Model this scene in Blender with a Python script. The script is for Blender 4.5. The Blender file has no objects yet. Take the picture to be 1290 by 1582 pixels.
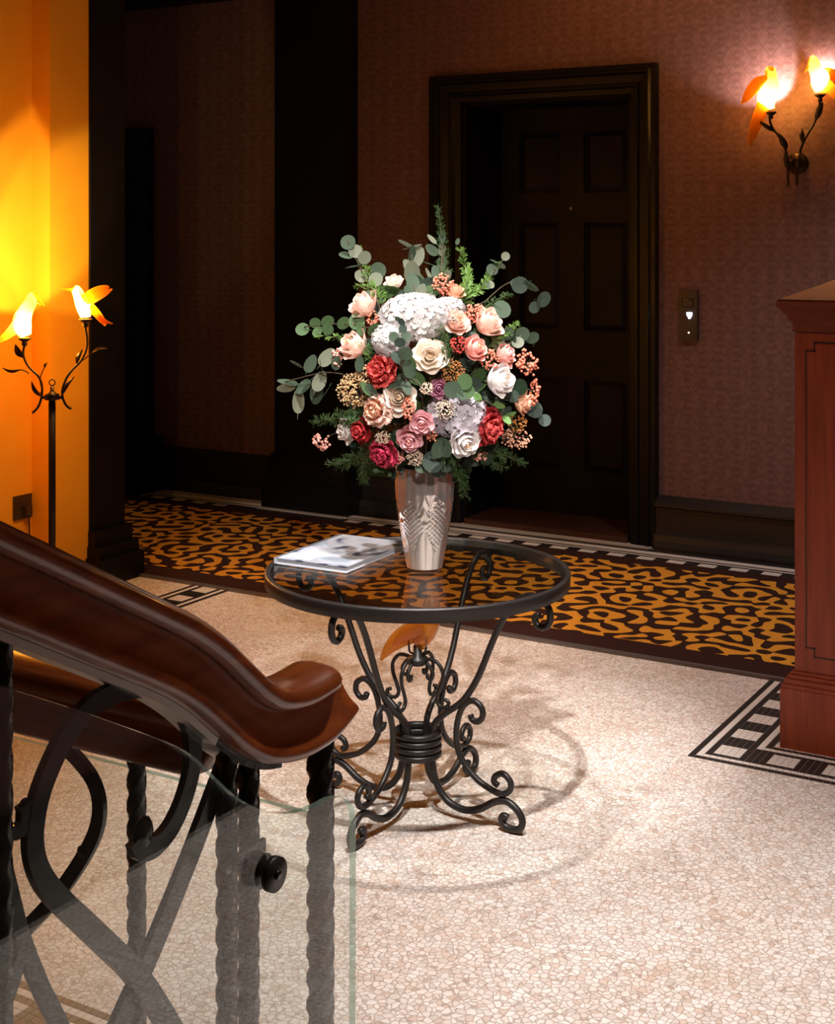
import bpy, bmesh, math, random
from mathutils import Vector, Matrix
random.seed(7)
SC = bpy.context.scene
COL = SC.collection
PI = math.pi

# ------------------------------------------------------------------ camera, world, lights, exposure
FPX, HC, CXP, HOR = 2190.0, 1.6, 645.0, 356.0      # focal length in pixels, eye height, centre column, horizon row
YAW = math.radians(30.7)
cam = bpy.data.cameras.new('camera')
cam.sensor_fit = 'HORIZONTAL'
cam.sensor_width = 36.0
cam.lens = 36.0 * FPX / 1290.0
cam.shift_y = -(791.0 - HOR) / 1290.0
camo = bpy.data.objects.new('camera', cam)
COL.objects.link(camo)
camo.location = (0, 0, HC)
camo.rotation_euler = (PI / 2, 0, YAW)
SC.camera = camo

SC.view_settings.view_transform = 'Standard'
SC.view_settings.look = 'None'
SC.view_settings.gamma = 1.0
SC.view_settings.use_curve_mapping = False
SC.view_settings.exposure = 1.3
SC.cycles.max_bounces = 10
SC.cycles.transparent_max_bounces = 16
SC.cycles.sample_clamp_indirect = 6.0
SC.cycles.caustics_reflective = False
SC.cycles.caustics_refractive = False

wd = bpy.data.worlds.new('world')
SC.world = wd
wd.use_nodes = True
wd.node_tree.nodes['Background'].inputs[0].default_value = (1.0, 0.72, 0.5, 1)
wd.node_tree.nodes['Background'].inputs[1].default_value = 0.012

def spot(name, loc, target, power, angle, blend, color, radius=0.03):
    l = bpy.data.lights.new(name, 'SPOT')
    l.energy = power; l.spot_size = math.radians(angle); l.spot_blend = blend
    l.color = color; l.shadow_soft_size = radius
    o = bpy.data.objects.new(name, l)
    COL.objects.link(o)
    o.location = loc
    d = Vector(target) - Vector(loc)
    o.rotation_euler = d.to_track_quat('-Z', 'Y').to_euler()
    return o

def cam2room(lat, dep):
    return (lat * math.cos(YAW) - dep * math.sin(YAW), lat * math.sin(YAW) + dep * math.cos(YAW))

TX, TY = cam2room(0.0, 3.919)                       # table centre on the floor
WARM = (1.0, 0.80, 0.62)
COOL = (1.0, 0.965, 0.945)
sx, sy = cam2room(-0.12, 3.80)
spot('downlight_table', (sx, sy, 3.3), (TX, TY, 0), 95, 46, 0.8, COOL, 0.035)
sx, sy = cam2room(0.05, 2.35)
spot('downlight_front', (sx, sy, 3.3), (TX + 0.05, TY + 0.02, 0.80), 240, 31, 0.8, COOL, 0.035)
sx, sy = cam2room(0.75, 2.6)
spot('downlight_floor', (sx, sy, 3.3), (sx, sy, 0), 140, 76, 1.0, COOL, 0.06)
sx, sy = cam2room(0.35, -0.4)
spot('fill_bouquet', (sx, sy, 3.3), (TX, TY, 1.15), 350, 15.5, 0.5, (1.0, 0.91, 0.84), 0.05)  # added frontal fill, brightens the lower blooms
spot('fill_glass_reflection', (-0.1, 2.4, 3.3), (-0.1, 2.4, 0), 120, 60, 1.0, COOL, 0.06)  # added fill on unseen floor, so the guard glass reflects it brightly
spot('downlight_carpet_a', (-3.2, 5.35, 3.3), (-3.2, 5.45, 0), 46, 54, 1.0, (1.0, 0.70, 0.42), 0.06)
spot('downlight_carpet_b', (-1.25, 5.05, 3.3), (-1.4, 5.85, 0), 82, 80, 1.0, (1.0, 0.92, 0.90), 0.06)
spot('downlight_carpet_c', (-5.2, 5.5, 3.3), (-5.2, 5.4, 0), 24, 38, 1.0, (1.0, 0.66, 0.36), 0.06)
spot('downlight_mid', (-3.2, 4.2, 3.3), (-3.2, 4.2, 0), 52, 70, 1.0, (1.0, 0.64, 0.36), 0.06)
spot('wall_washer', (-2.6, 5.7, 3.4), (-2.6, 6.8, 2.6), 12, 110, 1.0, (1.0, 0.42, 0.10), 0.06)

# ------------------------------------------------------------------ projection helpers (photo pixel -> place in the room)
FWD = Vector((-math.sin(YAW), math.cos(YAW), 0)); RGT = Vector((math.cos(YAW), math.sin(YAW), 0)); UPV = Vector((0, 0, 1))
CAMP = Vector((0, 0, HC))
def ray(px, py): return FWD + RGT * ((px - CXP) / FPX) - UPV * ((py - HOR) / FPX)
def D(px, py, dep): return CAMP + ray(px, py) * dep
def W(px, py, b):
    r = ray(px, py); return CAMP + r * (b / r.y)
def FL(px, py, z=0.0):
    r = ray(px, py); return CAMP + r * ((z - HC) / r.z)

# ------------------------------------------------------------------ materials
def new_mat(name):
    m = bpy.data.materials.new(name); m.use_nodes = True
    nt = m.node_tree
    return m, nt, nt.nodes['Principled BSDF'], nt.nodes['Material Output']
def rgba(c): return (c[0], c[1], c[2], 1.0)
def s2l(r, g, b):
    return tuple(((v / 255) / 12.92 if v / 255 <= 0.04045 else ((v / 255 + 0.055) / 1.055) ** 2.4) for v in (r, g, b))
def plain(name, col, rough=0.5, metal=0.0, spec=0.5, noise=0.0, nscale=20.0, bump=0.0, coat=0.0):
    m, nt, p, out = new_mat(name)
    p.inputs['Base Color'].default_value = rgba(col)
    p.inputs['Roughness'].default_value = rough
    p.inputs['Metallic'].default_value = metal
    p.inputs['Specular IOR Level'].default_value = spec
    p.inputs['Coat Weight'].default_value = coat
    p.inputs['Coat Roughness'].default_value = 0.12
    if noise > 0 or bump > 0:
        tc = nt.nodes.new('ShaderNodeTexCoord')
        n = nt.nodes.new('ShaderNodeTexNoise'); n.inputs['Scale'].default_value = nscale; n.inputs['Detail'].default_value = 4
        nt.links.new(tc.outputs['Object'], n.inputs['Vector'])
        if noise > 0:
            mx = nt.nodes.new('ShaderNodeMix'); mx.data_type = 'RGBA'
            mx.inputs['A'].default_value = rgba([c * (1 - noise) for c in col])
            mx.inputs['B'].default_value = rgba([min(1, c * (1 + noise)) for c in col])
            nt.links.new(n.outputs['Fac'], mx.inputs['Factor']); nt.links.new(mx.outputs['Result'], p.inputs['Base Color'])
        if bump > 0:
            b = nt.nodes.new('ShaderNodeBump'); b.inputs['Strength'].default_value = bump; b.inputs['Distance'].default_value = 0.002
            nt.links.new(n.outputs['Fac'], b.inputs['Height']); nt.links.new(b.outputs['Normal'], p.inputs['Normal'])
    return m
def N(nt, t, **kw):
    n = nt.nodes.new(t)
    for k, v in kw.items():
        if k in n.inputs: n.inputs[k].default_value = v
        else: setattr(n, k, v)
    return n
def ramp(nt, fac, stops, interp='LINEAR'):
    r = nt.nodes.new('ShaderNodeValToRGB'); r.color_ramp.interpolation = interp
    els = r.color_ramp.elements
    while len(els) < len(stops): els.new(0.5)
    for e, (p, c) in zip(els, stops): e.position = p; e.color = rgba(c)
    nt.links.new(fac, r.inputs['Fac'])
    return r.outputs['Color']
def math_node(nt, op, a, b=None, c=None):
    m = nt.nodes.new('ShaderNodeMath'); m.operation = op
    for i, v in enumerate((a, b, c)):
        if v is None: continue
        if isinstance(v, (int, float)): m.inputs[i].default_value = v
        else: nt.links.new(v, m.inputs[i])
    return m.outputs[0]

def mat_terrazzo():
    m, nt, p, out = new_mat('terrazzo')
    tc = N(nt, 'ShaderNodeTexCoord')
    nz = N(nt, 'ShaderNodeTexNoise', Scale=55.0, Detail=2.0)
    nt.links.new(tc.outputs['Object'], nz.inputs['Vector'])
    mixv = N(nt, 'ShaderNodeMix'); mixv.data_type = 'VECTOR'; mixv.inputs['Factor'].default_value = 0.012
    nt.links.new(tc.outputs['Object'], mixv.inputs['A']); nt.links.new(nz.outputs['Color'], mixv.inputs['B'])
    v = N(nt, 'ShaderNodeTexVoronoi', feature='DISTANCE_TO_EDGE', Scale=62.0, Randomness=1.0)
    vc = N(nt, 'ShaderNodeTexVoronoi', feature='F1', Scale=62.0, Randomness=1.0)
    nt.links.new(mixv.outputs['Result'], v.inputs['Vector']); nt.links.new(mixv.outputs['Result'], vc.inputs['Vector'])
    sep = N(nt, 'ShaderNodeSeparateColor'); nt.links.new(vc.outputs['Color'], sep.inputs['Color'])
    chip = ramp(nt, sep.outputs['Red'], [(0.0, (0.64, 0.56, 0.51)), (0.3, (0.77, 0.70, 0.65)), (0.7, (0.84, 0.78, 0.74)), (0.9, (0.74, 0.62, 0.55)), (1.0, (0.64, 0.50, 0.42))])
    gr = ramp(nt, v.outputs['Distance'], [(0.0, (0, 0, 0)), (0.035, (0.25, 0.25, 0.25)), (0.11, (1, 1, 1))])
    big = N(nt, 'ShaderNodeTexNoise', Scale=1.6, Detail=5.0, Roughness=0.65)
    nt.links.new(tc.outputs['Object'], big.inputs['Vector'])
    stain = ramp(nt, big.outputs['Fac'], [(0.30, (0.86, 0.80, 0.74)), (0.6, (1, 1, 1))])
    mx = N(nt, 'ShaderNodeMix'); mx.data_type = 'RGBA'
    mx.inputs['A'].default_value = (0.40, 0.30, 0.24, 1)
    nt.links.new(gr, mx.inputs['Factor']); nt.links.new(chip, mx.inputs['B'])
    mul = N(nt, 'ShaderNodeMix'); mul.data_type = 'RGBA'; mul.blend_type = 'MULTIPLY'; mul.inputs['Factor'].default_value = 1.0
    nt.links.new(mx.outputs['Result'], mul.inputs['A']); nt.links.new(stain, mul.inputs['B'])
    nt.links.new(mul.outputs['Result'], p.inputs['Base Color'])
    p.inputs['Roughness'].default_value = 0.42
    p.inputs['Specular IOR Level'].default_value = 0.35
    return m

def mat_carpet():
    m, nt, p, out = new_mat('swirl_carpet')
    tc = N(nt, 'ShaderNodeTexCoord')
    n2 = N(nt, 'ShaderNodeTexNoise', Scale=5.0, Detail=0.0)
    nt.links.new(tc.outputs['Object'], n2.inputs['Vector'])
    mv = N(nt, 'ShaderNodeMix'); mv.data_type = 'VECTOR'; mv.inputs['Factor'].default_value = 0.10
    nt.links.new(tc.outputs['Object'], mv.inputs['A']); nt.links.new(n2.outputs['Color'], mv.inputs['B'])
    tot = None                                       # labyrinth: sum of plane waves of one wavelength
    rnd = random.Random(5)
    for k in range(9):
        an = PI * (k + 0.3 * rnd.random()) / 9; K = 2 * PI / 0.084 * rnd.uniform(0.9, 1.12)
        dt = N(nt, 'ShaderNodeVectorMath'); dt.operation = 'DOT_PRODUCT'; dt.inputs[1].default_value = (K * math.cos(an), K * math.sin(an), 0)
        nt.links.new(mv.outputs['Result'], dt.inputs[0])
        c = math_node(nt, 'COSINE', math_node(nt, 'ADD', dt.outputs['Value'], rnd.uniform(0, 6.28)))
        tot = c if tot is None else math_node(nt, 'ADD', tot, c)
    fac = math_node(nt, 'GREATER_THAN', tot, 0.12)
    fib = N(nt, 'ShaderNodeTexNoise', Scale=260.0, Detail=2.0)
    nt.links.new(tc.outputs['Object'], fib.inputs['Vector'])
    og = ramp(nt, fib.outputs['Fac'], [(0.3, (0.50, 0.19, 0.018)), (0.7, (0.74, 0.32, 0.035))])
    dk = ramp(nt, fib.outputs['Fac'], [(0.3, (0.022, 0.009, 0.006)), (0.7, (0.045, 0.018, 0.012))])
    mx = N(nt, 'ShaderNodeMix'); mx.data_type = 'RGBA'
    nt.links.new(fac, mx.inputs['Factor']); nt.links.new(dk, mx.inputs['A']); nt.links.new(og, mx.inputs['B'])
    nt.links.new(mx.outputs['Result'], p.inputs['Base Color'])
    p.inputs['Roughness'].default_value = 0.95; p.inputs['Specular IOR Level'].default_value = 0.1
    bp = N(nt, 'ShaderNodeBump', Strength=0.35, Distance=0.003)
    nt.links.new(fib.outputs['Fac'], bp.inputs['Height']); nt.links.new(bp.outputs['Normal'], p.inputs['Normal'])
    return m

def mat_wallpaper():
    m, nt, p, out = new_mat('damask_wallpaper')
    tc = N(nt, 'ShaderNodeTexCoord')
    sep = N(nt, 'ShaderNodeSeparateXYZ'); nt.links.new(tc.outputs['Object'], sep.inputs['Vector'])
    P1 = 0.085
    u = math_node(nt, 'DIVIDE', sep.outputs['X'], P1); w = math_node(nt, 'DIVIDE', sep.outputs['Z'], P1 * 1.25)
    # ogee lattice of the damask with a leaf motif in each cell
    d1 = math_node(nt, 'ABSOLUTE', math_node(nt, 'SINE', math_node(nt, 'MULTIPLY', math_node(nt, 'ADD', u, w), PI)))
    d2 = math_node(nt, 'ABSOLUTE', math_node(nt, 'SINE', math_node(nt, 'MULTIPLY', math_node(nt, 'SUBTRACT', u, w), PI)))
    lat = math_node(nt, 'LESS_THAN', math_node(nt, 'MINIMUM', d1, d2), 0.12)
    cu = math_node(nt, 'COSINE', math_node(nt, 'MULTIPLY', u, 2 * PI)); cw = math_node(nt, 'COSINE', math_node(nt, 'MULTIPLY', w, 6 * PI))
    leaf = math_node(nt, 'GREATER_THAN', math_node(nt, 'ADD', cu, math_node(nt, 'MULTIPLY', cw, 0.8)), 0.95)
    pat = math_node(nt, 'MAXIMUM', lat, leaf)
    nz = N(nt, 'ShaderNodeTexNoise', Scale=34.0, Detail=4.0, Roughness=0.7)
    nt.links.new(tc.outputs['Object'], nz.inputs['Vector'])
    base = ramp(nt, nz.outputs['Fac'], [(0.3, (0.125, 0.061, 0.055)), (0.7, (0.20, 0.108, 0.100))])
    mx = N(nt, 'ShaderNodeMix'); mx.data_type = 'RGBA'; mx.inputs['B'].default_value = (0.095, 0.04, 0.034, 1)
    f = math_node(nt, 'MULTIPLY', pat, math_node(nt, 'MULTIPLY', nz.outputs['Fac'], 0.95))
    nt.links.new(f, mx.inputs['Factor']); nt.links.new(base, mx.inputs['A'])
    nt.links.new(mx.outputs['Result'], p.inputs['Base Color'])
    p.inputs['Roughness'].default_value = 0.55; p.inputs['Specular IOR Level'].default_value = 0.3
    bp = N(nt, 'ShaderNodeBump', Strength=0.25, Distance=0.002)
    nt.links.new(f, bp.inputs['Height']); nt.links.new(bp.outputs['Normal'], p.inputs['Normal'])
    return m

def mat_wood(name, dark, mid, light, axis='X', rough=0.22, coat=0.6, scale=6.0):
    m, nt, p, out = new_mat(name)
    tc = N(nt, 'ShaderNodeTexCoord'); mp = N(nt, 'ShaderNodeMapping')
    sc = {'X': (0.6, 9, 9), 'Y': (9, 0.6, 9), 'Z': (9, 9, 0.6)}[axis]
    mp.inputs['Scale'].default_value = sc
    nt.links.new(tc.outputs['Object'], mp.inputs['Vector'])
    nz = N(nt, 'ShaderNodeTexNoise', Scale=scale, Detail=6.0, Roughness=0.6, Distortion=0.4)
    nt.links.new(mp.outputs['Vector'], nz.inputs['Vector'])
    c = ramp(nt, nz.outputs['Fac'], [(0.25, dark), (0.5, mid), (0.75, light)])
    nt.links.new(c, p.inputs['Base Color'])
    p.inputs['Roughness'].default_value = rough; p.inputs['Coat Weight'].default_value = coat; p.inputs['Coat Roughness'].default_value = 0.08
    return m

def mat_glass(name, tint, ior=1.5, rough=0.0):
    m, nt, p, out = new_mat(name)
    nt.nodes.remove(p)
    fr = N(nt, 'ShaderNodeFresnel', IOR=ior)
    geo = N(nt, 'ShaderNodeNewGeometry')              # leaving the pane: same reflectance as entering it
    nt.links.new(math_node(nt, 'MULTIPLY_ADD', geo.outputs['Backfacing'], 1.0 / ior - ior, ior), fr.inputs['IOR'])
    tr = N(nt, 'ShaderNodeBsdfTransparent'); tr.inputs['Color'].default_value = rgba(tint)
    gl = N(nt, 'ShaderNodeBsdfGlossy', Roughness=rough)
    mx = N(nt, 'ShaderNodeMixShader')
    nt.links.new(fr.outputs[0], mx.inputs[0]); nt.links.new(tr.outputs[0], mx.inputs[1]); nt.links.new(gl.outputs[0], mx.inputs[2])
    nt.links.new(mx.outputs[0], out.inputs['Surface'])
    return m

def mat_amber(name, tcol, lcol, ft=0.45):
    m, nt, p, out = new_mat(name)
    nt.nodes.remove(p)
    tr = N(nt, 'ShaderNodeBsdfTransparent'); tr.inputs['Color'].default_value = rgba(tcol)
    tl = N(nt, 'ShaderNodeBsdfTranslucent'); tl.inputs['Color'].default_value = rgba(lcol)
    df = N(nt, 'ShaderNodeBsdfDiffuse'); df.inputs['Color'].default_value = rgba(lcol)
    gl = N(nt, 'ShaderNodeBsdfGlossy', Roughness=0.12)
    m0 = N(nt, 'ShaderNodeMixShader'); m0.inputs[0].default_value = 0.3
    nt.links.new(tl.outputs[0], m0.inputs[1]); nt.links.new(df.outputs[0], m0.inputs[2])
    m1 = N(nt, 'ShaderNodeMixShader'); m1.inputs[0].default_value = 1 - ft
    nt.links.new(tr.outputs[0], m1.inputs[1]); nt.links.new(m0.outputs[0], m1.inputs[2])
    fr = N(nt, 'ShaderNodeFresnel', IOR=1.45)
    geo = N(nt, 'ShaderNodeNewGeometry')
    nt.links.new(math_node(nt, 'MULTIPLY_ADD', geo.outputs['Backfacing'], 1.0 / 1.45 - 1.45, 1.45), fr.inputs['IOR'])
    m2 = N(nt, 'ShaderNodeMixShader')
    nt.links.new(fr.outputs[0], m2.inputs[0]); nt.links.new(m1.outputs[0], m2.inputs[1]); nt.links.new(gl.outputs[0], m2.inputs[2])
    nt.links.new(m2.outputs[0], out.inputs['Surface'])
    return m

def mat_emit(name, col, strength):
    m, nt, p, out = new_mat(name)
    nt.nodes.remove(p)
    e = N(nt, 'ShaderNodeEmission', Strength=strength); e.inputs['Color'].default_value = rgba(col)
    nt.links.new(e.outputs[0], out.inputs['Surface'])
    return m

def mat_petal(name, col, tl=0.3):
    m, nt, p, out = new_mat(name)
    p.inputs['Base Color'].default_value = rgba(col); p.inputs['Roughness'].default_value = 0.6
    p.inputs['Specular IOR Level'].default_value = 0.25
    t = N(nt, 'ShaderNodeBsdfTranslucent'); t.inputs['Color'].default_value = rgba(col)
    mx = N(nt, 'ShaderNodeMixShader'); mx.inputs[0].default_value = tl
    nt.links.new(p.outputs[0], mx.inputs[1]); nt.links.new(t.outputs[0], mx.inputs[2]); nt.links.new(mx.outputs[0], out.inputs['Surface'])
    return m

def mat_book():
    m, nt, p, out = new_mat('book_cover_print')
    tc = N(nt, 'ShaderNodeTexCoord')
    n1 = N(nt, 'ShaderNodeTexNoise', Scale=8.0, Detail=1.0, Distortion=0.8)
    nt.links.new(tc.outputs['Object'], n1.inputs['Vector'])
    c = ramp(nt, n1.outputs['Fac'], [(0.37, (0.07, 0.085, 0.13)), (0.40, (0.30, 0.34, 0.42)), (0.45, (0.46, 0.50, 0.57)), (0.55, (0.52, 0.54, 0.60)), (0.63, (0.36, 0.43, 0.52))])
    nt.links.new(c, p.inputs['Base Color']); p.inputs['Roughness'].default_value = 0.3
    return m

def mat_yellow():
    m, nt, p, out = new_mat('amber_paint')
    tc = N(nt, 'ShaderNodeTexCoord')
    n1 = N(nt, 'ShaderNodeTexNoise', Scale=3.0, Detail=3.0); nt.links.new(tc.outputs['Object'], n1.inputs['Vector'])
    c = ramp(nt, n1.outputs['Fac'], [(0.3, (0.80, 0.34, 0.012)), (0.7, (0.86, 0.40, 0.018))])
    nt.links.new(c, p.inputs['Base Color']); p.inputs['Roughness'].default_value = 0.6
    return m

M = {}
M['terrazzo'] = mat_terrazzo()
M['carpet'] = mat_carpet()
M['carpet_border'] = plain('carpet_border', (0.035, 0.013, 0.010), 0.95, spec=0.1, noise=0.4, nscale=200, bump=0.3)
M['edge_strip'] = plain('edge_strip', (0.16, 0.13, 0.12), 0.5, 0.6)
M['wallpaper'] = mat_wallpaper()
M['black_wood'] = plain('black_wood', (0.0050, 0.0042, 0.0042), 0.42, spec=0.2, noise=0.3, nscale=30)
M['door_wood'] = plain('door_wood', (0.0050, 0.0038, 0.0036), 0.5, spec=0.12, noise=0.3, nscale=25)
M['base_wood'] = plain('baseboard_gloss', (0.016, 0.013, 0.012), 0.28, spec=0.6, noise=0.3, nscale=30)
M['threshold'] = plain('threshold_wood', (0.05, 0.017, 0.010), 0.35, noise=0.4, nscale=20)
M['yellow'] = mat_yellow()
M['ceiling'] = plain('ceiling_paint', (0.55, 0.45, 0.36), 0.8)
M['mahogany'] = mat_wood('mahogany', (0.09, 0.015, 0.003), (0.19, 0.038, 0.008), (0.29, 0.072, 0.015), 'X', 0.25, 0.4)
M['mahogany_flight'] = mat_wood('mahogany_flight', (0.11, 0.018, 0.003), (0.23, 0.046, 0.008), (0.34, 0.085, 0.016), 'Y', 0.3, 0.25)
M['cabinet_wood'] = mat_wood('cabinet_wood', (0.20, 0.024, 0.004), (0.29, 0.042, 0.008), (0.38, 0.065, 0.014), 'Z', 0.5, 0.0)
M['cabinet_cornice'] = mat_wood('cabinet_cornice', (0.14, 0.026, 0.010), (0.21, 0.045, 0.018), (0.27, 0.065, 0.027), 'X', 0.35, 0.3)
M['cabinet_roof_lit'] = mat_wood('cabinet_roof_lit', (0.32, 0.10, 0.02), (0.45, 0.16, 0.03), (0.55, 0.22, 0.05), 'X', 0.3, 0.4)  # light falling on the sloping top is painted in as brighter orange
M['inlay'] = plain('inlay_line', (0.06, 0.018, 0.010), 0.5)
M['iron'] = plain('wrought_iron', (0.035, 0.029, 0.027), 0.42, 0.55, bump=0.25, nscale=90)
M['black_iron'] = plain('black_gloss_iron', (0.010, 0.010, 0.011), 0.2, 0.2, spec=0.6, bump=0.15, nscale=60)
M['bronze'] = plain('dark_bronze', (0.045, 0.026, 0.014), 0.4, 0.7, bump=0.2, nscale=80)
M['steel'] = plain('bare_steel', (0.45, 0.42, 0.38), 0.35, 0.8)
M['tessera_black'] = plain('black_tessera', (0.022, 0.017, 0.016), 0.4, noise=0.4, nscale=50)
M['tessera_white'] = plain('white_tessera', (0.70, 0.62, 0.56), 0.4, noise=0.08, nscale=50)
M['grout'] = plain('grout', (0.40, 0.33, 0.28), 0.8)
M['marble'] = plain('marble_strip', (0.46, 0.40, 0.35), 0.4, noise=0.2, nscale=12)
M['glass_table'] = mat_glass('table_glass', (0.93, 0.95, 0.94))
M['glass_panel'] = mat_glass('guard_glass', (0.96, 0.98, 0.97), 1.52)
M['glass_edge'] = mat_amber('glass_edge_green', (0.62, 0.80, 0.72), (0.42, 0.60, 0.50), 0.6)
M['amber_lit'] = mat_amber('amber_glass_shade', (1.0, 0.62, 0.16), (1.0, 0.50, 0.05), 0.42)
M['amber_sconce'] = mat_amber('amber_glass_sconce', (1.0, 0.66, 0.22), (1.0, 0.52, 0.06), 0.22)
M['amber'] = mat_amber('amber_glass', (1.0, 0.66, 0.26), (0.62, 0.26, 0.035), 0.52)
M['bulb'] = mat_emit('bulb_glow', (1.0, 0.78, 0.50), 2600.0)
M['bulb_wall'] = mat_emit('bulb_glow_wall', (1.0, 0.84, 0.70), 520.0)
M['crystal'] = plain('silvered_crystal', (0.93, 0.86, 0.83), 0.12, 0.88)
M['clear'] = mat_glass('clear_glass', (0.95, 0.95, 0.95))
M['paper'] = plain('paper', (0.50, 0.52, 0.57), 0.6)
M['book'] = mat_book()
M['panel_metal'] = plain('panel_metal', (0.05, 0.04, 0.036), 0.4, 0.6)
M['display'] = plain('display_black', (0.02, 0.015, 0.014), 0.2)
M['segment'] = plain('display_segment', (0.13, 0.085, 0.07), 0.4)
M['arrow'] = mat_emit('arrow_light', (0.75, 0.88, 1.0), 12.0)
M['led'] = mat_emit('led_light', (1.0, 0.75, 0.62), 1.6)
M['socket'] = plain('socket_plate', (0.04, 0.022, 0.012), 0.4)

# ------------------------------------------------------------------ mesh helpers
class MB:
    def __init__(s): s.v = []; s.f = []; s.m = []; s.sm = []
    def add(s, vs, fs, mi=0, smooth=False):
        b = len(s.v); s.v += [tuple(v) for v in vs]
        for f in fs: s.f.append(tuple(i + b for i in f)); s.m.append(mi); s.sm.append(smooth)
    def box(s, x0, x1, y0, y1, z0, z1, mi=0):
        vs = [(x0, y0, z0), (x1, y0, z0), (x1, y1, z0), (x0, y1, z0), (x0, y0, z1), (x1, y0, z1), (x1, y1, z1), (x0, y1, z1)]
        s.add(vs, [(0, 3, 2, 1), (4, 5, 6, 7), (0, 1, 5, 4), (1, 2, 6, 5), (2, 3, 7, 6), (3, 0, 4, 7)], mi)
    def tube(s, pts, r, seg=8, closed=False, mi=0, flat=None):
        """round bar through pts; r number or list; flat = (axis vector, ratio) squashes across that axis"""
        n = len(pts); pts = [Vector(p) for p in pts]
        rs = r if isinstance(r, (list, tuple)) else [r] * n
        tang = []
        for i in range(n):
            a = pts[(i - 1) % n] if (closed or i > 0) else pts[i]; b = pts[(i + 1) % n] if (closed or i < n - 1) else pts[i]
            tang.append((b - a).normalized() if (b - a).length > 1e-9 else Vector((0, 0, 1)))
        t0 = tang[0]
        up = Vector((0, 0, 1)) if abs(t0.z) < 0.9 else Vector((1, 0, 0))
        nrm = (up - t0 * up.dot(t0)).normalized()
        vs = []
        for i in range(n):
            t = tang[i]; nrm = (nrm - t * nrm.dot(t))
            nrm = nrm.normalized() if nrm.length > 1e-6 else t.orthogonal().normalized()
            bn = t.cross(nrm)
            for k in range(seg):
                a = 2 * PI * k / seg
                vs.append(pts[i] + (nrm * math.cos(a) + bn * math.sin(a)) * rs[i])
        fs = []
        for i in range(n if closed else n - 1):
            j = (i + 1) % n
            for k in range(seg):
                k2 = (k + 1) % seg
                fs.append((i * seg + k, j * seg + k, j * seg + k2, i * seg + k2))
        if not closed:
            fs.append(tuple(range(seg))); fs.append(tuple((n - 1) * seg + k for k in reversed(range(seg))))
        s.add(vs, fs, mi, True)
    def lathe(s, prof, seg=32, c=(0, 0, 0), mi=0, smooth=True, cap=True):
        vs = []; fs = []
        for r, z in prof:
            for k in range(seg):
                a = 2 * PI * k / seg; vs.append((c[0] + r * math.cos(a), c[1] + r * math.sin(a), c[2] + z))
        n = len(prof)
        for i in range(n - 1):
            for k in range(seg):
                k2 = (k + 1) % seg; fs.append((i * seg + k, i * seg + k2, (i + 1) * seg + k2, (i + 1) * seg + k))
        if cap:
            fs.append(tuple(reversed(range(seg)))); fs.append(tuple((n - 1) * seg + k for k in range(seg)))
        s.add(vs, fs, mi, smooth)
    def sphere(s, c, r, sub=1, mi=0, sc=(1, 1, 1)):
        bm = bmesh.new(); bmesh.ops.create_icosphere(bm, subdivisions=sub, radius=r)
        vs = [(c[0] + v.co.x * sc[0], c[1] + v.co.y * sc[1], c[2] + v.co.z * sc[2]) for v in bm.verts]
        s.add(vs, [tuple(v.index for v in f.verts) for f in bm.faces], mi, True); bm.free()
    def prism(s, poly, ext, mi=0, side_mi=None):
        """polygon (list of Vectors) pushed along ext"""
        n = len(poly); ext = Vector(ext); vs = [Vector(p) for p in poly] + [Vector(p) + ext for p in poly]
        s.add(vs, [tuple(range(n)), tuple(reversed(range(n, 2 * n)))], mi)
        b = len(s.v) - 2 * n
        for i in range(n):
            j = (i + 1) % n
            s.f.append((b + i, b + n + i, b + n + j, b + j)); s.m.append(mi if side_mi is None else side_mi); s.sm.append(False)
    def extrude(s, prof, p0, p1, side, up=(0, 0, 1), mi=0, smooth=False):
        """profile of (out, height) pushed straight from p0 to p1; closed outline"""
        p0 = Vector(p0); p1 = Vector(p1); side = Vector(side); up = Vector(up); n = len(prof)
        vs = [p0 + side * a + up * b for a, b in prof] + [p1 + side * a + up * b for a, b in prof]
        fs = [(i, (i + 1) % n, n + (i + 1) % n, n + i) for i in range(n)] + [tuple(reversed(range(n))), tuple(range(n, 2 * n))]
        s.add(vs, fs, mi, smooth)
    def mesh(s, name, mats, origin=(0, 0, 0)):
        me = bpy.data.meshes.new(name)
        o = Vector(origin)
        me.from_pydata([tuple(Vector(v) - o) for v in s.v], [], s.f)
        for m in (mats if isinstance(mats, (list, tuple)) else [mats]): me.materials.append(m)
        me.polygons.foreach_set('material_index', s.m); me.polygons.foreach_set('use_smooth', s.sm)
        me.update(); bm = bmesh.new(); bm.from_mesh(me); bmesh.ops.recalc_face_normals(bm, faces=bm.faces); bm.to_mesh(me); bm.free()
        return me
    def build(s, name, mats, parent=None, origin=None):
        """mesh object; coordinates are room coordinates, stored relative to the parent's base (or to origin)"""
        if origin is None:
            origin = world_loc(parent) if parent else (0, 0, 0)
        me = s.mesh(name, mats, origin)
        o = bpy.data.objects.new(name, me); COL.objects.link(o)
        if parent: o.parent = parent; o.location = Vector(origin) - world_loc(parent)
        else: o.location = origin
        return o
def world_loc(o):
    v = Vector(o.location)
    while o.parent: o = o.parent; v = v + Vector(o.location)
    return v
def thing(name, label, cat, loc, group=None):
    o = bpy.data.objects.new(name, None); COL.objects.link(o); o.location = loc
    o.empty_display_size = 0.05
    return tag(o, label, cat, group)
def tag(o, label, cat, group=None):
    o['label'] = label; o['category'] = cat
    if group: o['group'] = group
    return o
def struct(o): o['kind'] = 'structure'; return o
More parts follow.
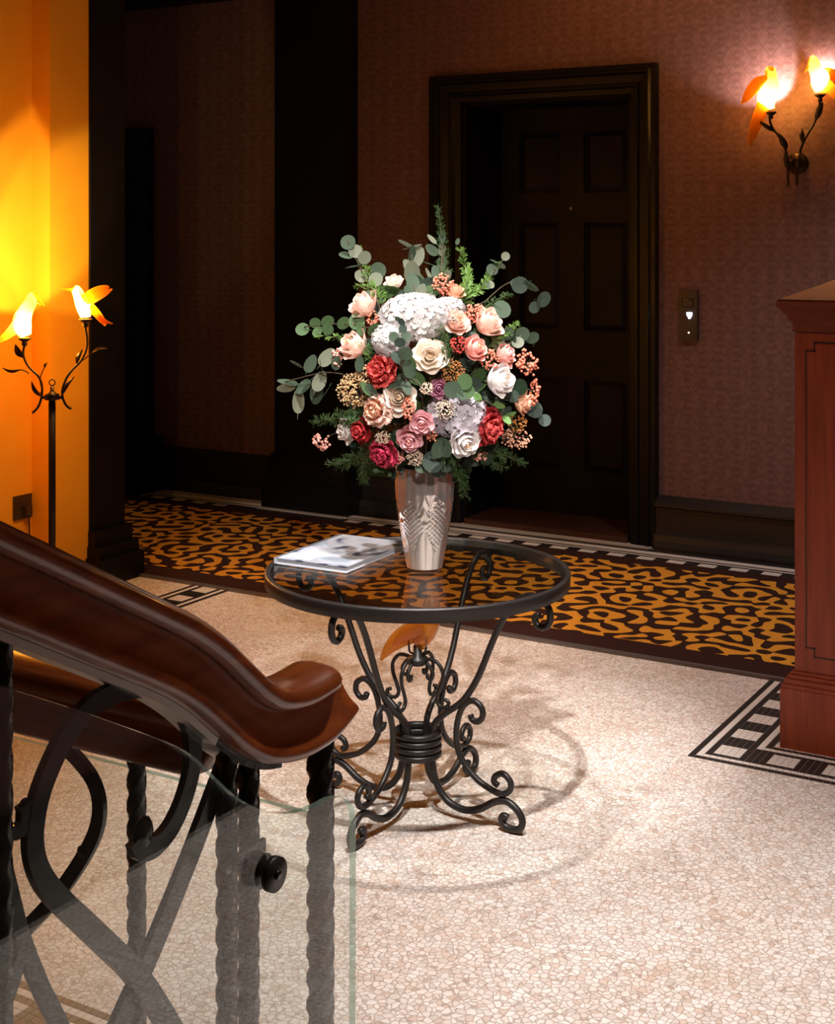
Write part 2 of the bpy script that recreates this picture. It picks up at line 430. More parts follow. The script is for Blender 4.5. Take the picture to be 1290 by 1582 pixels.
def put(name, me, parent, loc=(0, 0, 0), rot=None, scale=None):
    o = bpy.data.objects.new(name, me); COL.objects.link(o)
    o.parent = parent; o.location = loc
    if rot is not None: o.rotation_euler = rot
    if scale is not None: o.scale = scale if not isinstance(scale, (int, float)) else (scale,) * 3
    return o
def spline(pts, k=5, closed=False):
    pts = [Vector(p) for p in pts]; n = len(pts); out = []
    for i in range(n if closed else n - 1):
        p0 = pts[(i - 1) % n] if (closed or i > 0) else pts[0] * 2 - pts[1]
        p1 = pts[i]; p2 = pts[(i + 1) % n]
        p3 = pts[(i + 2) % n] if (closed or i < n - 2) else pts[-1] * 2 - pts[-2]
        for j in range(k):
            t = j / k
            out.append(0.5 * ((2 * p1) + (p2 - p0) * t + (2 * p0 - 5 * p1 + 4 * p2 - p3) * t * t + (3 * p1 - p0 - 3 * p2 + p3) * t ** 3))
    if not closed: out.append(pts[-1])
    return out

# ------------------------------------------------------------------ the setting
b = MB(); b.box(-9, 2.5, -3.5, 8.2, -0.15, 0.0)
floor = struct(b.build('floor', M['terrazzo']))
b = MB(); b.box(-9, 2.5, -3.5, 8.2, 3.6, 3.75)
struct(b.build('ceiling', M['ceiling']))
WB = 6.80                                            # wallpapered wall behind the door
b = MB()
b.box(-9, -3.75, WB, WB + 0.42, 0, 3.6); b.box(-2.76, 0.65, WB, WB + 0.42, 0, 3.6); b.box(-3.75, -2.76, WB, WB + 0.42, 2.30, 3.6)
struct(b.build('wall_back', M['wallpaper']))
b = MB(); b.box(0.45, 0.65, 1.9, WB, 0, 3.6)  # unseen wall, added to darken part of the guard glass reflection
struct(b.build('unseen_wall_right', M['wallpaper']))
b = MB(); b.box(0.40, 0.45, 1.88, WB - 0.1, 0, 0.20); b.box(0.41, 0.45, 1.88, WB - 0.1, 0.20, 0.26)  # skirting of the added, unseen wall
struct(b.build('unseen_baseboard_side', M['black_wood']))
# baseboards: stepped black moulding
base_prof = [(0, 0), (-0.085, 0), (-0.085, 0.045), (-0.07, 0.075), (-0.05, 0.085), (-0.05, 0.205), (-0.068, 0.215), (-0.068, 0.228), (-0.045, 0.245), (-0.02, 0.262), (0, 0.262)]
def baseboard(name, x0, x1):
    m = MB(); m.extrude(base_prof, (x0, WB, 0), (x1, WB, 0), (0, 1, 0)); return struct(m.build(name, M['base_wood']))
baseboard('baseboard_right', -2.612, 0.40)
baseboard('baseboard_middle', -4.40, -3.937)
baseboard('baseboard_left', -5.95, -4.945)
# pilaster
b = MB(); b.box(-4.92, -4.435, 6.66, WB, 0.30, 3.6)
pil = struct(b.build('column_back', M['black_wood']))
b = MB(); b.box(-4.96, -4.37, 6.585, WB, 0.0, 0.16); b.box(-4.95, -4.39, 6.605, WB, 0.16, 0.20); b.box(-4.945, -4.405, 6.62, WB, 0.20, 0.285); b.box(-4.935, -4.42, 6.64, WB, 0.285, 0.31)
b.build('plinth', M['black_wood'], pil)
# dark beam along the top of the passage
b = MB(); b.box(-9, -4.93, 6.62, WB, 3.03, 3.6); b.box(-9, -4.93, 6.66, WB, 2.99, 3.03)
struct(b.build('trim_1', M['black_wood']))
# dark doorway far down the passage and its plinth block
d2 = MB(); d2.box(-7.15, -6.07, WB - 0.03, WB - 0.005, 0.0, 2.13)
door2 = struct(d2.build('door_2', M['door_wood']))
b = MB(); b.box(-6.07, -5.96, WB - 0.06, WB, 0, 2.24); b.box(-7.26, -7.15, WB - 0.06, WB, 0, 2.24); b.box(-7.15, -6.07, WB - 0.06, WB, 2.13, 2.24)
b.build('casing', M['black_wood'], door2)
for z0, z1 in ((0.25, 0.8), (0.95, 1.5), (1.62, 2.0)):
    for x0, x1 in ((-7.02, -6.66), (-6.56, -6.20)):
        b = MB(); b.box(x0, x1, WB - 0.042, WB - 0.03, z0, z1); b.build('panel', M['door_wood'], door2)
b = MB(); b.box(-6.02, -5.80, 6.43, 6.735, 0.0, 0.22); b.box(-6.00, -5.82, 6.45, 6.735, 0.22, 0.29); b.box(-5.985, -5.835, 6.47, 6.735, 0.29, 0.33)
struct(b.build('trim_2', M['black_wood']))

# ---- door_1: deep reveal, moulded casing, six-panel leaf
XL, XR, ZT, YD = -3.75, -2.76, 2.30, 7.17
door = struct(MB().build('door_1', M['door_wood'])) if False else None
b = MB()
b.box(XL + 0.02, XR - 0.02, YD + 0.012, YD + 0.045, 0.03, ZT - 0.02)
door = struct(b.build('door_1', M['door_wood']))
cols = ((-3.586, -3.338), (-3.189, -2.935)); rows = ((0.274, 0.781), (1.047, 1.647), (1.801, 2.151))
b = MB()
xs = [XL + 0.02, cols[0][0], cols[0][1], cols[1][0], cols[1][1], XR - 0.02]
for i in (0, 2, 4): b.box(xs[i], xs[i + 1], YD - 0.006, YD + 0.012, 0.03, ZT - 0.02)
zs = [0.03, rows[0][0], rows[0][1], rows[1][0], rows[1][1], rows[2][0], rows[2][1], ZT - 0.02]
for c0, c1 in cols:
    for i in (0, 2, 4, 6): b.box(c0, c1, YD - 0.006, YD + 0.012, zs[i], zs[i + 1])
b.build('stiles_and_rails', M['door_wood'], door)
for c0, c1 in cols:
    for z0, z1 in rows:
        b = MB(); e = 0.035
        o_ = [(c0 + 0.008, z0 + 0.008), (c1 - 0.008, z0 + 0.008), (c1 - 0.008, z1 - 0.008), (c0 + 0.008, z1 - 0.008)]
        i_ = [(c0 + e, z0 + e), (c1 - e, z0 + e), (c1 - e, z1 - e), (c0 + e, z1 - e)]
        vs = [(x, YD + 0.012, z) for x, z in o_] + [(x, YD + 0.001, z) for x, z in i_]
        b.add(vs, [(4, 5, 6, 7)] + [(k, (k + 1) % 4, 4 + (k + 1) % 4, 4 + k) for k in range(4)])
        b.build('panel', M['door_wood'], door)
ph = W(882, 322, YD - 0.006)
b = MB(); b.tube([(ph.x, YD - 0.012, ph.z), (ph.x, YD + 0.0, ph.z)], 0.009, 12)
pk = b.build('peephole', M['steel'], door); pk['label'] = 'tiny steel peephole'
b = MB()                                             # reveal lining
b.box(XL - 0.001, XL + 0.02, WB, YD + 0.05, 0, ZT); b.box(XR - 0.02, XR + 0.001, WB, YD + 0.05, 0, ZT); b.box(XL, XR, WB, YD + 0.05, ZT - 0.02, ZT)
b.box(XL + 0.02, XL + 0.04, YD - 0.04, YD + 0.0, 0, ZT); b.box(XR - 0.04, XR - 0.02, YD - 0.04, YD, 0, ZT)
b.build('reveal', M['door_wood'], door)
b = MB(); b.box(XL + 0.02, XR - 0.02, WB - 0.02, YD + 0.012, 0.0, 0.03)
b.build('threshold', M['threshold'], door)
# casing: mitred moulding round the opening
def casing(o0, i0):
    pr = [(0.0, 0.0), (0.0, 0.055), (0.16, 0.055), (0.22, 0.068), (0.30, 0.068), (0.36, 0.040), (0.62, 0.034), (0.68, 0.046), (0.76, 0.046), (0.82, 0.026), (1.0, 0.022), (1.0, 0.0)]
    m = MB()
    (ox0, ox1, oz), (ix0, ix1, iz) = o0, i0
    def pt(t, corner):
        if corner == 0: return (ox0 + (ix0 - ox0) * t, 0.0)
        if corner == 1: return (ox0 + (ix0 - ox0) * t, oz + (iz - oz) * t)
        if corner == 2: return (ox1 + (ix1 - ox1) * t, oz + (iz - oz) * t)
        return (ox1 + (ix1 - ox1) * t, 0.0)
    n = len(pr); vs = []
    for c in range(4):
        for t, h in pr:
            x, z = pt(t, c); vs.append((x, WB - h, z))
    fs = []
    for c in range(3):
        for k in range(n - 1): fs.append((c * n + k, c * n + k + 1, (c + 1) * n + k + 1, (c + 1) * n + k))
    m.add(vs, fs); return m
casing((-3.933, -2.615, 2.446), (XL, XR, ZT)).build('casing', M['black_wood'], door)

# ---- amber side wall with a shallow pier, its end clad in black
XA, XE, YA, YP = -4.659, -4.549, 4.511, 4.75
def WS(px, py, X):
    r = ray(px, py); return CAMP + r * (X / r.x)
b = MB(); b.box(XA - 0.5, XA, -3.5, YP + 0.2, 0, 3.6)
lw = struct(b.build('wall_left', M['yellow']))
b = MB(); b.box(XA - 0.3, XE, YA, YP + 0.18, 0, 3.6); b.build('pier', M['yellow'], lw)
b = MB(); b.box(XA - 0.2, XE + 0.012, YP, YP + 0.225, 0.20, 3.6); b.box(XA - 0.5, XE - 0.01, YP + 0.201, YP + 0.235, 0.0, 3.6)
post = struct(b.build('column_left', M['black_wood']))
b = MB()
b.box(XE - 0.05, XE + 0.10, YP - 0.02, YP + 0.26, 0, 0.12); b.box(XE - 0.05, XE + 0.075, YP - 0.01, YP + 0.25, 0.12, 0.17); b.box(XE - 0.05, XE + 0.045, YP - 0.004, YP + 0.24, 0.17, 0.24)
b.build('plinth', M['black_wood'], post)

# ---- socket on the amber wall
sp = WS(33.5, 783, XA)
sk = thing('wall_socket', 'small square dark wall socket low on the amber wall', 'socket', (XA, sp.y, sp.z))
b = MB(); b.box(XA, XA + 0.009, sp.y - 0.052, sp.y + 0.052, sp.z - 0.052, sp.z + 0.052); b.build('plate', M['socket'], sk)
b = MB(); b.box(XA + 0.009, XA + 0.035, sp.y - 0.004, sp.y + 0.03, sp.z - 0.035, sp.z + 0.005); b.build('plug', M['socket'], sk)
b = MB(); b.tube(spline([(XA + 0.03, sp.y + 0.013, sp.z - 0.03), (XA + 0.03, sp.y + 0.016, sp.z - 0.12), (XA + 0.02, sp.y + 0.012, sp.z - 0.2), (XA + 0.12, sp.y - 0.10, 0.006)], 6), 0.004, 6); b.build('cord', M['socket'], sk)

# ------------------------------------------------------------------ mosaic borders in the floor
TS = 0.0205                                          # pitch of the small tesserae
black_t, white_t = [], []                            # (x, y, sx, sy)
PROFILE = [(0.0, 'b'), (1, 'w'), (2, 'b'), (3, 's'), (4, 's'), (5, 's'), (6, 's'), (7, 'b'), (8, 'w'), (9, 'b')]
def lay(x0, y0, ux, uy, vx, vy, n, skip=lambda x, y: False, start=0):
    """ten tesserae wide border: row direction u (along), v (across, from the outer line inward)"""
    for i in range(n):
        for j, (q, kind) in enumerate(PROFILE):
            if kind == 's':
                kind = 'w' if ((i + start) // 4) % 2 == 0 else 'b'
            x = x0 + ux * (i + 0.5) * TS + vx * (j + 0.5) * TS; y = y0 + uy * (i + 0.5) * TS + vy * (j + 0.5) * TS
            if skip(x, y): continue
            (black_t if kind == 'b' else white_t).append((x, y))
# border round the foot of the cabinet: corner near (-1.495, 4.13)
CXm, CYm = -1.497, 4.128
for i in range(10):
    for j in range(10):
        r = min(i, j)
        kd = PROFILE[r][1] if (r < 3 or r > 6) else ('w' if max(i, j) <= 6 else 'b')
        (black_t if kd == 'b' else white_t).append((CXm + (i + 0.5) * TS, CYm + (j + 0.5) * TS))
lay(CXm, CYm, 0, 1, 1, 0, 41, lambda x, y: y < CYm + 10 * TS or (x > -1.27 and y > 4.35), -11)
lay(CXm, CYm, 1, 0, 0, 1, 36, lambda x, y: x < CXm + 10 * TS, -11)
# border along the amber wall side: outer line at x = -3.93
XLm = -3.93
lay(XLm, 4.975, 0, -1, -1, 0, 134, lambda x, y: False, 0)
# border behind the stair railing
lay(-3.9, 2.165, 1, 0, 0, -1, 132, lambda x, y: y > 2.165 or x < -3.72, 0)
def in_frame(x, y):
    v = Vector((x, y, 0)) - CAMP
    d = v.dot(FWD)
    if d < 0.3: return False
    px = CXP + FPX * v.dot(RGT) / d; py = HOR + FPX * HC / d
    return -20 < px < 1310 and py < 1600
bt = MB(); bt.box(-0.46 * TS, 0.46 * TS, -0.46 * TS, 0.46 * TS, -0.001, 0.0022)
tess_me = {}
for nm in ('tessera_black', 'tessera_white'): tess_me[nm] = bt.mesh('tessera', M[nm])
allt = [(x, y, 'tessera_black') for x, y in black_t] + [(x, y, 'tessera_white') for x, y in white_t]
vis = sorted([t for t in allt if in_frame(t[0], t[1])], key=lambda t: (0 if t[0] > -2 and t[1] > 4 else 1, t[0] ** 2 + t[1] ** 2))
single = vis[:300]; rest = vis[300:]
for x, y, k in single: put('tessera', tess_me[k], floor, (x, y, 0.0))
for k, nm in (('tessera_black', 'mosaic_black'), ('tessera_white', 'mosaic_white')):
    m = MB()
    for x, y, kk in rest:
        if kk == k: m.box(x - 0.46 * TS, x + 0.46 * TS, y - 0.46 * TS, y + 0.46 * TS, -0.001, 0.0022)
    o = m.build(nm, M[k], floor); o['kind'] = 'stuff'
# grout beds under the borders
b = MB()
b.box(CXm, CXm + 0.205, CYm, 4.97, -0.001, 0.0008); b.box(CXm + 0.205, CXm + 0.74, CYm, CYm + 0.205, -0.001, 0.0008)
b.box(XLm - 0.205, XLm, 2.17, 4.975, -0.001, 0.0008); b.box(-3.9, -1.2, 1.96, 2.165, -0.001, 0.0007)
b.build('grout_bed', M['grout'], floor)
# second, bolder band of the amber wall border
for x0, x1, k in ((-4.155, -4.135, 'tessera_black'), (-4.195, -4.16, 'tessera_white'), (-4.36, -4.20, 'tessera_black'), (-4.395, -4.365, 'tessera_white'), (-4.415, -4.397, 'tessera_black')):
    m = MB(); m.box(x0, x1, 2.4, 4.70, -0.001, 0.002); m.build('border_strip', M[k], floor)
for i in range(9):
    y = 4.66 - i * 0.24
    m = MB(); m.box(-4.32, -4.25, y - 0.10, y, 0.0, 0.0028); m.build('border_square', M['tessera_white'], floor)
# border between carpet and wall: white squares, black ground, white lines
m = MB(); m.box(-6.9, 0.38, 6.44, 6.716, -0.001, 0.0012); m.build('border_ground', M['tessera_black'], floor)
for y0, y1 in ((6.562, 6.577), (6.602, 6.652)):
    m = MB(); m.box(-6.9, 0.38, y0, y1, 0.0, 0.0026); m.build('border_line', M['tessera_white'], floor)
sq = MB(); sq.box(-0.0425, 0.0425, -0.045, 0.045, 0.0, 0.0026); sqm = sq.mesh('border_square', M['tessera_white'])
x = -6.6
while x < -0.9:
    if not (-5.05 < x < -4.35): put('border_square', sqm, floor, (x, 6.492, 0))
    x += 0.155
m = MB(); m.box(-3.92, -2.63, 6.70, 6.745, 0.0, 0.006); m.build('marble_sill', M['marble'], floor)
m = MB(); m.box(-5.78, -4.965, 6.62, 6.70, 0.0, 0.01); m.box(-4.96, -4.37, 6.545, 6.583, 0.0, 0.006); m.build('marble_edge', M['marble'], floor)

# ------------------------------------------------------------------ carpet runner
cp = thing('carpet_runner', 'long runner carpet with orange swirls on dark brown before the wall', 'carpet', (-3.4, 5.7, 0))
b = MB(); b.box(-6.95, 0.22, 5.14, 6.33, 0.003, 0.0135); b.build('swirl_field', M['carpet'], cp)
b = MB(); b.box(-7.1, 0.37, 4.998, 5.14, 0.003, 0.013); b.box(-7.1, 0.37, 6.33, 6.437, 0.003, 0.013); b.box(-7.1, -6.95, 5.14, 6.33, 0.003, 0.013); b.box(0.22, 0.37, 5.14, 6.33, 0.003, 0.013)
b.build('border', M['carpet_border'], cp)
b = MB(); b.box(-7.1, 0.37, 4.975, 4.998, 0.0, 0.012); b.build('edge_strip', M['edge_strip'], cp)

# ------------------------------------------------------------------ cabinet on the right
cb = thing('cabinet', 'reddish mahogany cabinet with hipped top and plinth at the carpet edge', 'cabinet', (-0.93, 4.65, 0))
X0, X1, Y0, Y1 = -1.239, -0.62, 4.38, 4.90
b = MB(); b.box(X0, X1, Y0, Y1, 0.20, 1.283); b.build('body', M['cabinet_wood'], cb)
b = MB()
b.box(X0 - 0.036, X1 + 0.036, Y0 - 0.036, Y1 + 0.036, 0.0, 0.185)
for i, (e, z0, z1) in enumerate(((0.033, 0.185, 0.197), (0.026, 0.197, 0.212), (0.017, 0.212, 0.224), (0.008, 0.224, 0.234))): b.box(X0 - e, X1 + e, Y0 - e, Y1 + e, z0, z1)
b.build('plinth', M['cabinet_wood'], cb)
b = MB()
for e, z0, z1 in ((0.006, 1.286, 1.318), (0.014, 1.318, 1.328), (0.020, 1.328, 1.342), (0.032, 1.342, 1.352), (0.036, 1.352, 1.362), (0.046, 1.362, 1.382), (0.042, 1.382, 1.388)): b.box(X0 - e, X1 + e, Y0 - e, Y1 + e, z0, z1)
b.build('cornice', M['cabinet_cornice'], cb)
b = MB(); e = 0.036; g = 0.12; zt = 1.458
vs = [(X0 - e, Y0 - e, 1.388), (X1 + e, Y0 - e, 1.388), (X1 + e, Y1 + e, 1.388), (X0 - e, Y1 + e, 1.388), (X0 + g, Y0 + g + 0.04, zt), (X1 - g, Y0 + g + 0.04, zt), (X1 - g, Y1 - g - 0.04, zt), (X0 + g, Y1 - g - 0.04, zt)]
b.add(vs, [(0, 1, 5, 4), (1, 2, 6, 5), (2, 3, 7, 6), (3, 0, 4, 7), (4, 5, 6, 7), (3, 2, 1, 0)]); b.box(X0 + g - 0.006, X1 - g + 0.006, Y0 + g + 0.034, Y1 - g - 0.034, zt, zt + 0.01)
b.build('hipped_top', M['cabinet_roof_lit'], cb)
b = MB(); L0, L1, Z0, Z1, n_ = X0 + 0.035, X1 - 0.035, 0.285, 1.255, 0.026
path = [(L0, Z0 + n_), (L0 + n_, Z0 + n_), (L0 + n_, Z0), (L1 - n_, Z0), (L1 - n_, Z0 + n_), (L1, Z0 + n_), (L1, Z1 - n_), (L1 - n_, Z1 - n_), (L1 - n_, Z1), (L0 + n_, Z1), (L0 + n_, Z1 - n_), (L0, Z1 - n_)]
for i in range(len(path)):
    (xa, za), (xb, zb) = path[i], path[(i + 1) % len(path)]
    t = 0.0022; b.box(min(xa, xb) - t, max(xa, xb) + t, Y0 - 0.0012, Y0 + 0.004, min(za, zb) - t, max(za, zb) + t)
b.build('inlay_line', M['inlay'], cb)
g_ = 0.004; pa, pb, pc, pd = L0 + g_, L1 - g_, Z0 + g_, Z1 - g_
pp = [(pa, pc + n_), (pa + n_, pc + n_), (pa + n_, pc), (pb - n_, pc), (pb - n_, pc + n_), (pb, pc + n_), (pb, pd - n_), (pb - n_, pd - n_), (pb - n_, pd), (pa + n_, pd), (pa + n_, pd - n_), (pa, pd - n_)]
b = MB(); b.prism([(x, Y0 + 0.004, z) for x, z in pp], (0, -0.0068, 0))
b.build('front_panel', M['cabinet_wood'], cb)

# ------------------------------------------------------------------ lift call panel
cpn = thing('call_panel', 'slim dark lift call panel with lit white arrow beside the door', 'call panel', (-2.45, WB, 1.05))
b = MB(); b.box(-2.503, -2.405, WB - 0.022, WB, 1.048, 1.302); b.build('housing', M['panel_metal'], cpn)
b = MB(); b.box(-2.485, -2.423, WB - 0.0235, WB - 0.02, 1.215, 1.262); b.build('display', M['display'], cpn)
for i, (dx, h) in enumerate(((-2.476, 0.03), (-2.466, 0.03), (-2.456, 0.034), (-2.447, 0.03), (-2.438, 0.024))):
    b = MB(); b.box(dx, dx + 0.004, WB - 0.0245, WB - 0.0225, 1.222, 1.222 + h); b.build('display_bar', M['segment'], cpn)
b = MB(); b.box(-2.476, -2.452, WB - 0.0245, WB - 0.0225, 1.253, 1.257); b.build('display_bar', M['segment'], cpn)
ac = W(1065, 487, WB - 0.024)
b = MB(); b.prism([(ac.x - 0.0125, WB - 0.0225, ac.z + 0.014), (ac.x + 0.0125, WB - 0.0225, ac.z + 0.014), (ac.x + 0.0135, WB - 0.0225, ac.z + 0.004), (ac.x + 0.003, WB - 0.0225, ac.z - 0.017), (ac.x - 0.003, WB - 0.0225, ac.z - 0.017), (ac.x - 0.0135, WB - 0.0225, ac.z + 0.004)], (0, -0.003, 0))
o = b.build('arrow_light', M['arrow'], cpn); o['label'] = 'glowing white down arrow'
lc = W(1064, 514, WB - 0.024)
b = MB(); b.tube([(lc.x, WB - 0.025, lc.z), (lc.x, WB - 0.021, lc.z)], 0.004, 10); o = b.build('indicator', M['led'], cpn)

# ------------------------------------------------------------------ glass birds
def loft(m, pts, dep, seg=14, mi=0):
    """smooth body through (px, py, radius px, depth ratio[, depth shift px]) seen from the camera at depth dep"""
    ctrl = [Vector((p[0], p[1], p[2])) for p in pts]; ext = [Vector((p[3], p[4] if len(p) > 4 else 0, 0)) for p in pts]
    c = spline(ctrl, 5); e = spline(ext, 5); s = dep / FPX
    n = len(c); vs = []
    for i in range(n):
        a = c[max(0, i - 1)]; d = c[min(n - 1, i + 1)]
        t = Vector((d.x - a.x, d.y - a.y)); t = t.normalized() if t.length > 1e-6 else Vector((1, 0))
        nn = Vector((-t.y, t.x)); r = max(0.25, c[i].z)
        base = D(c[i].x, c[i].y, dep) - FWD * (e[i].y * s)
        for k in range(seg):
            an = 2 * PI * k / seg
            vs.append(base + (RGT * nn.x - UPV * nn.y) * (r * s * math.cos(an)) + FWD * (r * s * e[i].x * math.sin(an)))
    fs = [(i * seg + k, i * seg + (k + 1) % seg, (i + 1) * seg + (k + 1) % seg, (i + 1) * seg + k) for i in range(n - 1) for k in range(seg)]
    fs += [tuple(range(seg)), tuple((n - 1) * seg + k for k in reversed(range(seg)))]
    m.add(vs, fs, mi, True)
def px_tube(m, pts, dep, r, seg=8, k=5):
    m.tube(spline([D(p[0], p[1], dep + (p[2] if len(p) > 2 else 0)) for p in pts], k), r, seg)
def px_leaf(m, p0, p1, w, dep, tilt=0.3, bulge=0.15):
    """pointed metal leaf from pixel p0 to pixel p1, w = half width in pixels"""
    s = dep / FPX; a = D(p0[0], p0[1], dep); c = D(p1[0], p1[1], dep)
    ax = (c - a); L = ax.length; ax.normalize(); sd = ax.cross(FWD).normalized(); sd = (sd + FWD * tilt).normalized(); nn = ax.cross(sd)
    vs, n = [], 8
    for i in range(n + 1):
        t = i / n; hw = w * s * (math.sin(PI * min(1, t * 0.95 + 0.03)) ** 0.8) * (1 - 0.35 * t) + 0.0006
        ct = a + ax * (L * t) + nn * (L * bulge * math.sin(PI * t))
        for u in (-1, 0, 1): vs.append(ct + sd * (hw * u) - nn * (abs(u) * -hw * 0.35))
    th = nn * 0.0016
    k = len(vs); vs += [v + th for v in vs]
    fs = []
    for i in range(n):
        for u in (0, 1):
            q = (i * 3 + u, i * 3 + u + 1, i * 3 + u + 4, i * 3 + u + 3); fs.append(q); fs.append(tuple(k + z for z in reversed(q)))
        fs.append((i * 3, i * 3 + 3, k + i * 3 + 3, k + i * 3)); fs.append((i * 3 + 2, k + i * 3 + 2, k + i * 3 + 5, i * 3 + 5))
    m.add(vs, fs, 0, True)
def cup(px, py, dep, parent, mat, wpx=11):
    c = D(px, py, dep); s = dep / FPX; r = wpx * s
    m = MB(); m.lathe([(r * 0.25, -r * 1.1), (r * 0.45, -r * 0.75), (r * 0.3, -r * 0.5), (r * 0.8, -r * 0.15), (r, r * 0.1), (r * 0.85, r * 0.12), (r * 0.7, 0.0)], 20, c); m.build('bulb_cup', mat, parent)
    for k in range(3):
        m = MB(); a = 0.5 + k * 2 * PI / 3; m.tube([(c.x + r * 0.7 * math.cos(a), c.y + r * 0.7 * math.sin(a), c.z), (c.x + r * 0.78 * math.cos(a), c.y + r * 0.78 * math.sin(a), c.z + r * 0.9)], r * 0.07, 6); m.build('prong', mat, parent)
def bulb(px, py, dep, parent, mat, r=0.014):
    m = MB(); m.sphere(D(px, py, dep), r, 2); m.build('bulb', mat, parent)

WARMLAMP = (1.0, 0.74, 0.36)
def lamp_glow(name, loc, target, power, angle, color, parent, blend=0.25):
    o = spot(name, loc, target, power, angle, blend, color, 0.012)   # light that leaves the open back of the glass bird
    o.parent = parent; o.matrix_parent_inverse = Matrix.Translation(-Vector(parent.location))
# ---- floor lamp with two lit birds
LD = 5.527; lb = FL(80.5, 990); lb = Vector((lb.x, lb.y, 0)); ls = LD / FPX
lamp = thing('floor_lamp', 'bronze floor lamp with two lit amber glass birds by the amber wall', 'floor lamp', lb)
b = MB(); b.lathe([(0.16, 0.0), (0.165, 0.01), (0.155, 0.022), (0.10, 0.03), (0.05, 0.045), (0.022, 0.07), (0.016, 0.10)], 40, lb); b.build('base', M['black_iron'], lamp)
zt = D(80.5, 617, LD).z
b = MB(); b.lathe([(0.0125, 0.09), (0.0125, zt)], 20, lb)
for k in range(10):
    a = k * 2 * PI / 10; b.tube([(lb.x + 0.0118 * math.cos(a), lb.y + 0.0118 * math.sin(a), 0.1), (lb.x + 0.0118 * math.cos(a), lb.y + 0.0118 * math.sin(a), zt - 0.01)], 0.0022, 5)
b.build('pole', M['bronze'], lamp)
b = MB(); b.lathe([(0.014, 0), (0.030, 0.004), (0.031, 0.010), (0.026, 0.016), (0.030, 0.022), (0.016, 0.028), (0.008, 0.036), (0.007, 0.055)], 24, (lb.x, lb.y, zt - 0.004)); b.build('hub', M['bronze'], lamp)
b = MB(); cz = D(80.5, 591, LD); b.tube([cz + RGT * (4.6 * ls * math.cos(a * PI / 8)) + UPV * (4.6 * ls * math.sin(a * PI / 8)) for a in range(16)], 0.0024, 6, True); b.build('finial_ring', M['bronze'], lamp)
b = MB(); px_tube(b, [(50, 638), (58, 630), (63, 618), (65, 605), (64, 592), (59, 581), (52, 574), (44, 566), (38, 555), (36, 543), (39, 530)], LD, 0.0048); px_tube(b, [(64, 614), (70, 614), (76, 614)], LD, 0.006); arm1 = b.build('arm', M['bronze'], lamp)
b = MB(); px_tube(b, [(110, 632), (103, 627), (98, 618), (96, 607), (98, 596), (104, 582), (113, 570), (123, 560), (130, 548), (134, 536), (134, 520), (131, 503)], LD, 0.0048); px_tube(b, [(97, 614), (91, 614), (85, 614)], LD, 0.006); arm2 = b.build('arm', M['bronze'], lamp)
def twig(arm, stem, p0, p1, w, tilt=0.3):
    m = MB(); px_tube(m, stem, LD, 0.0022, 6); px_leaf(m, p0, p1, w, LD, tilt); m.build('leaf', M['bronze'], arm)
twig(arm1, [(45, 577), (38, 573), (30, 571)], (31, 571), (4, 568), 3.6, 0.9)
twig(arm1, [(63, 596), (62, 585), (66, 573), (70, 566)], (69, 568), (73, 560), 2.4)
twig(arm1, [(64, 610), (61, 605)], (63, 612), (49, 589), 4.0)
twig(arm1, [(37, 548), (36, 545)], (37, 552), (24, 532), 6.5)
twig(arm2, [(98, 606), (100, 602)], (98, 608), (115, 582), 3.2)
twig(arm2, [(118, 566), (120, 560)], (119, 562), (128, 540), 4.2)
twig(arm2, [(128, 557), (136, 550), (144, 544)], (142, 545), (166, 539), 4.0, 0.9)
cup(38, 523, LD, lamp, M['bronze'], 11); cup(132, 494, LD, lamp, M['bronze'], 11)
b = MB()
loft(b, [(40, 519, 9, 0.9), (36, 508, 13, 0.95), (34, 495, 14, 0.95), (40, 480, 11.5, 0.95), (47, 468, 9.5, 0.95), (50, 459, 8.5, 0.95), (51, 453, 5, 0.95), (51, 451.5, 0.5, 0.95)], LD)
loft(b, [(52, 458, 6.5, 0.9), (58, 464, 4, 0.9), (63, 468, 2.6, 0.8), (68.5, 472.5, 0.5, 0.8)], LD)
loft(b, [(34, 496, 12, 0.8), (24, 506, 9, 0.6), (12, 517, 6.5, 0.35), (0, 525, 4.5, 0.22), (-8, 530, 2.5, 0.15)], LD)
o = b.build('bird_shade', M['amber_lit'], lamp); o['label'] = 'glowing amber glass perched bird with short beak'
bulb(36, 503, LD, lamp, M['bulb'])
lamp_glow('lamp_glow', D(36, 480, LD) + Vector((-0.07, 0.03, 0.03)), WS(10, 372, XA), 17, 62, WARMLAMP, lamp)
b = MB()
loft(b, [(132, 490, 8, 0.9), (131, 480, 10.5, 0.95), (127, 468, 11, 0.95), (122, 457, 9, 0.95), (119, 449, 8, 0.95), (118, 443.5, 5, 0.95), (117.5, 441, 0.5, 0.95)], LD)
loft(b, [(117, 448, 5.5, 0.9), (110, 447.5, 2.4, 0.9), (101, 446.5, 1.3, 0.9), (92, 446, 0.4, 0.9)], LD)
loft(b, [(131, 466, 8, 0.5, 4), (141, 457, 9, 0.28, 6), (154, 449, 7.5, 0.2, 8), (165, 444.5, 4.5, 0.16, 9), (171, 443, 1, 0.15, 10)], LD)
loft(b, [(131, 468, 7, 0.5, -5), (144, 461, 7, 0.26, -7), (160, 453, 5, 0.2, -9), (171, 447, 1, 0.15, -10)], LD)
loft(b, [(138, 474, 8, 0.6), (148, 483, 6.5, 0.35), (157, 494, 5, 0.25), (163, 503, 2.0, 0.2)], LD)
loft(b, [(150, 487, 4, 0.35), (162, 496, 3, 0.25), (174, 500, 0.8, 0.2)], LD)
o = b.build('bird_shade', M['amber_lit'], lamp); o['label'] = 'glowing amber glass hummingbird with raised wings'
bulb(129, 474, LD, lamp, M['bulb'])
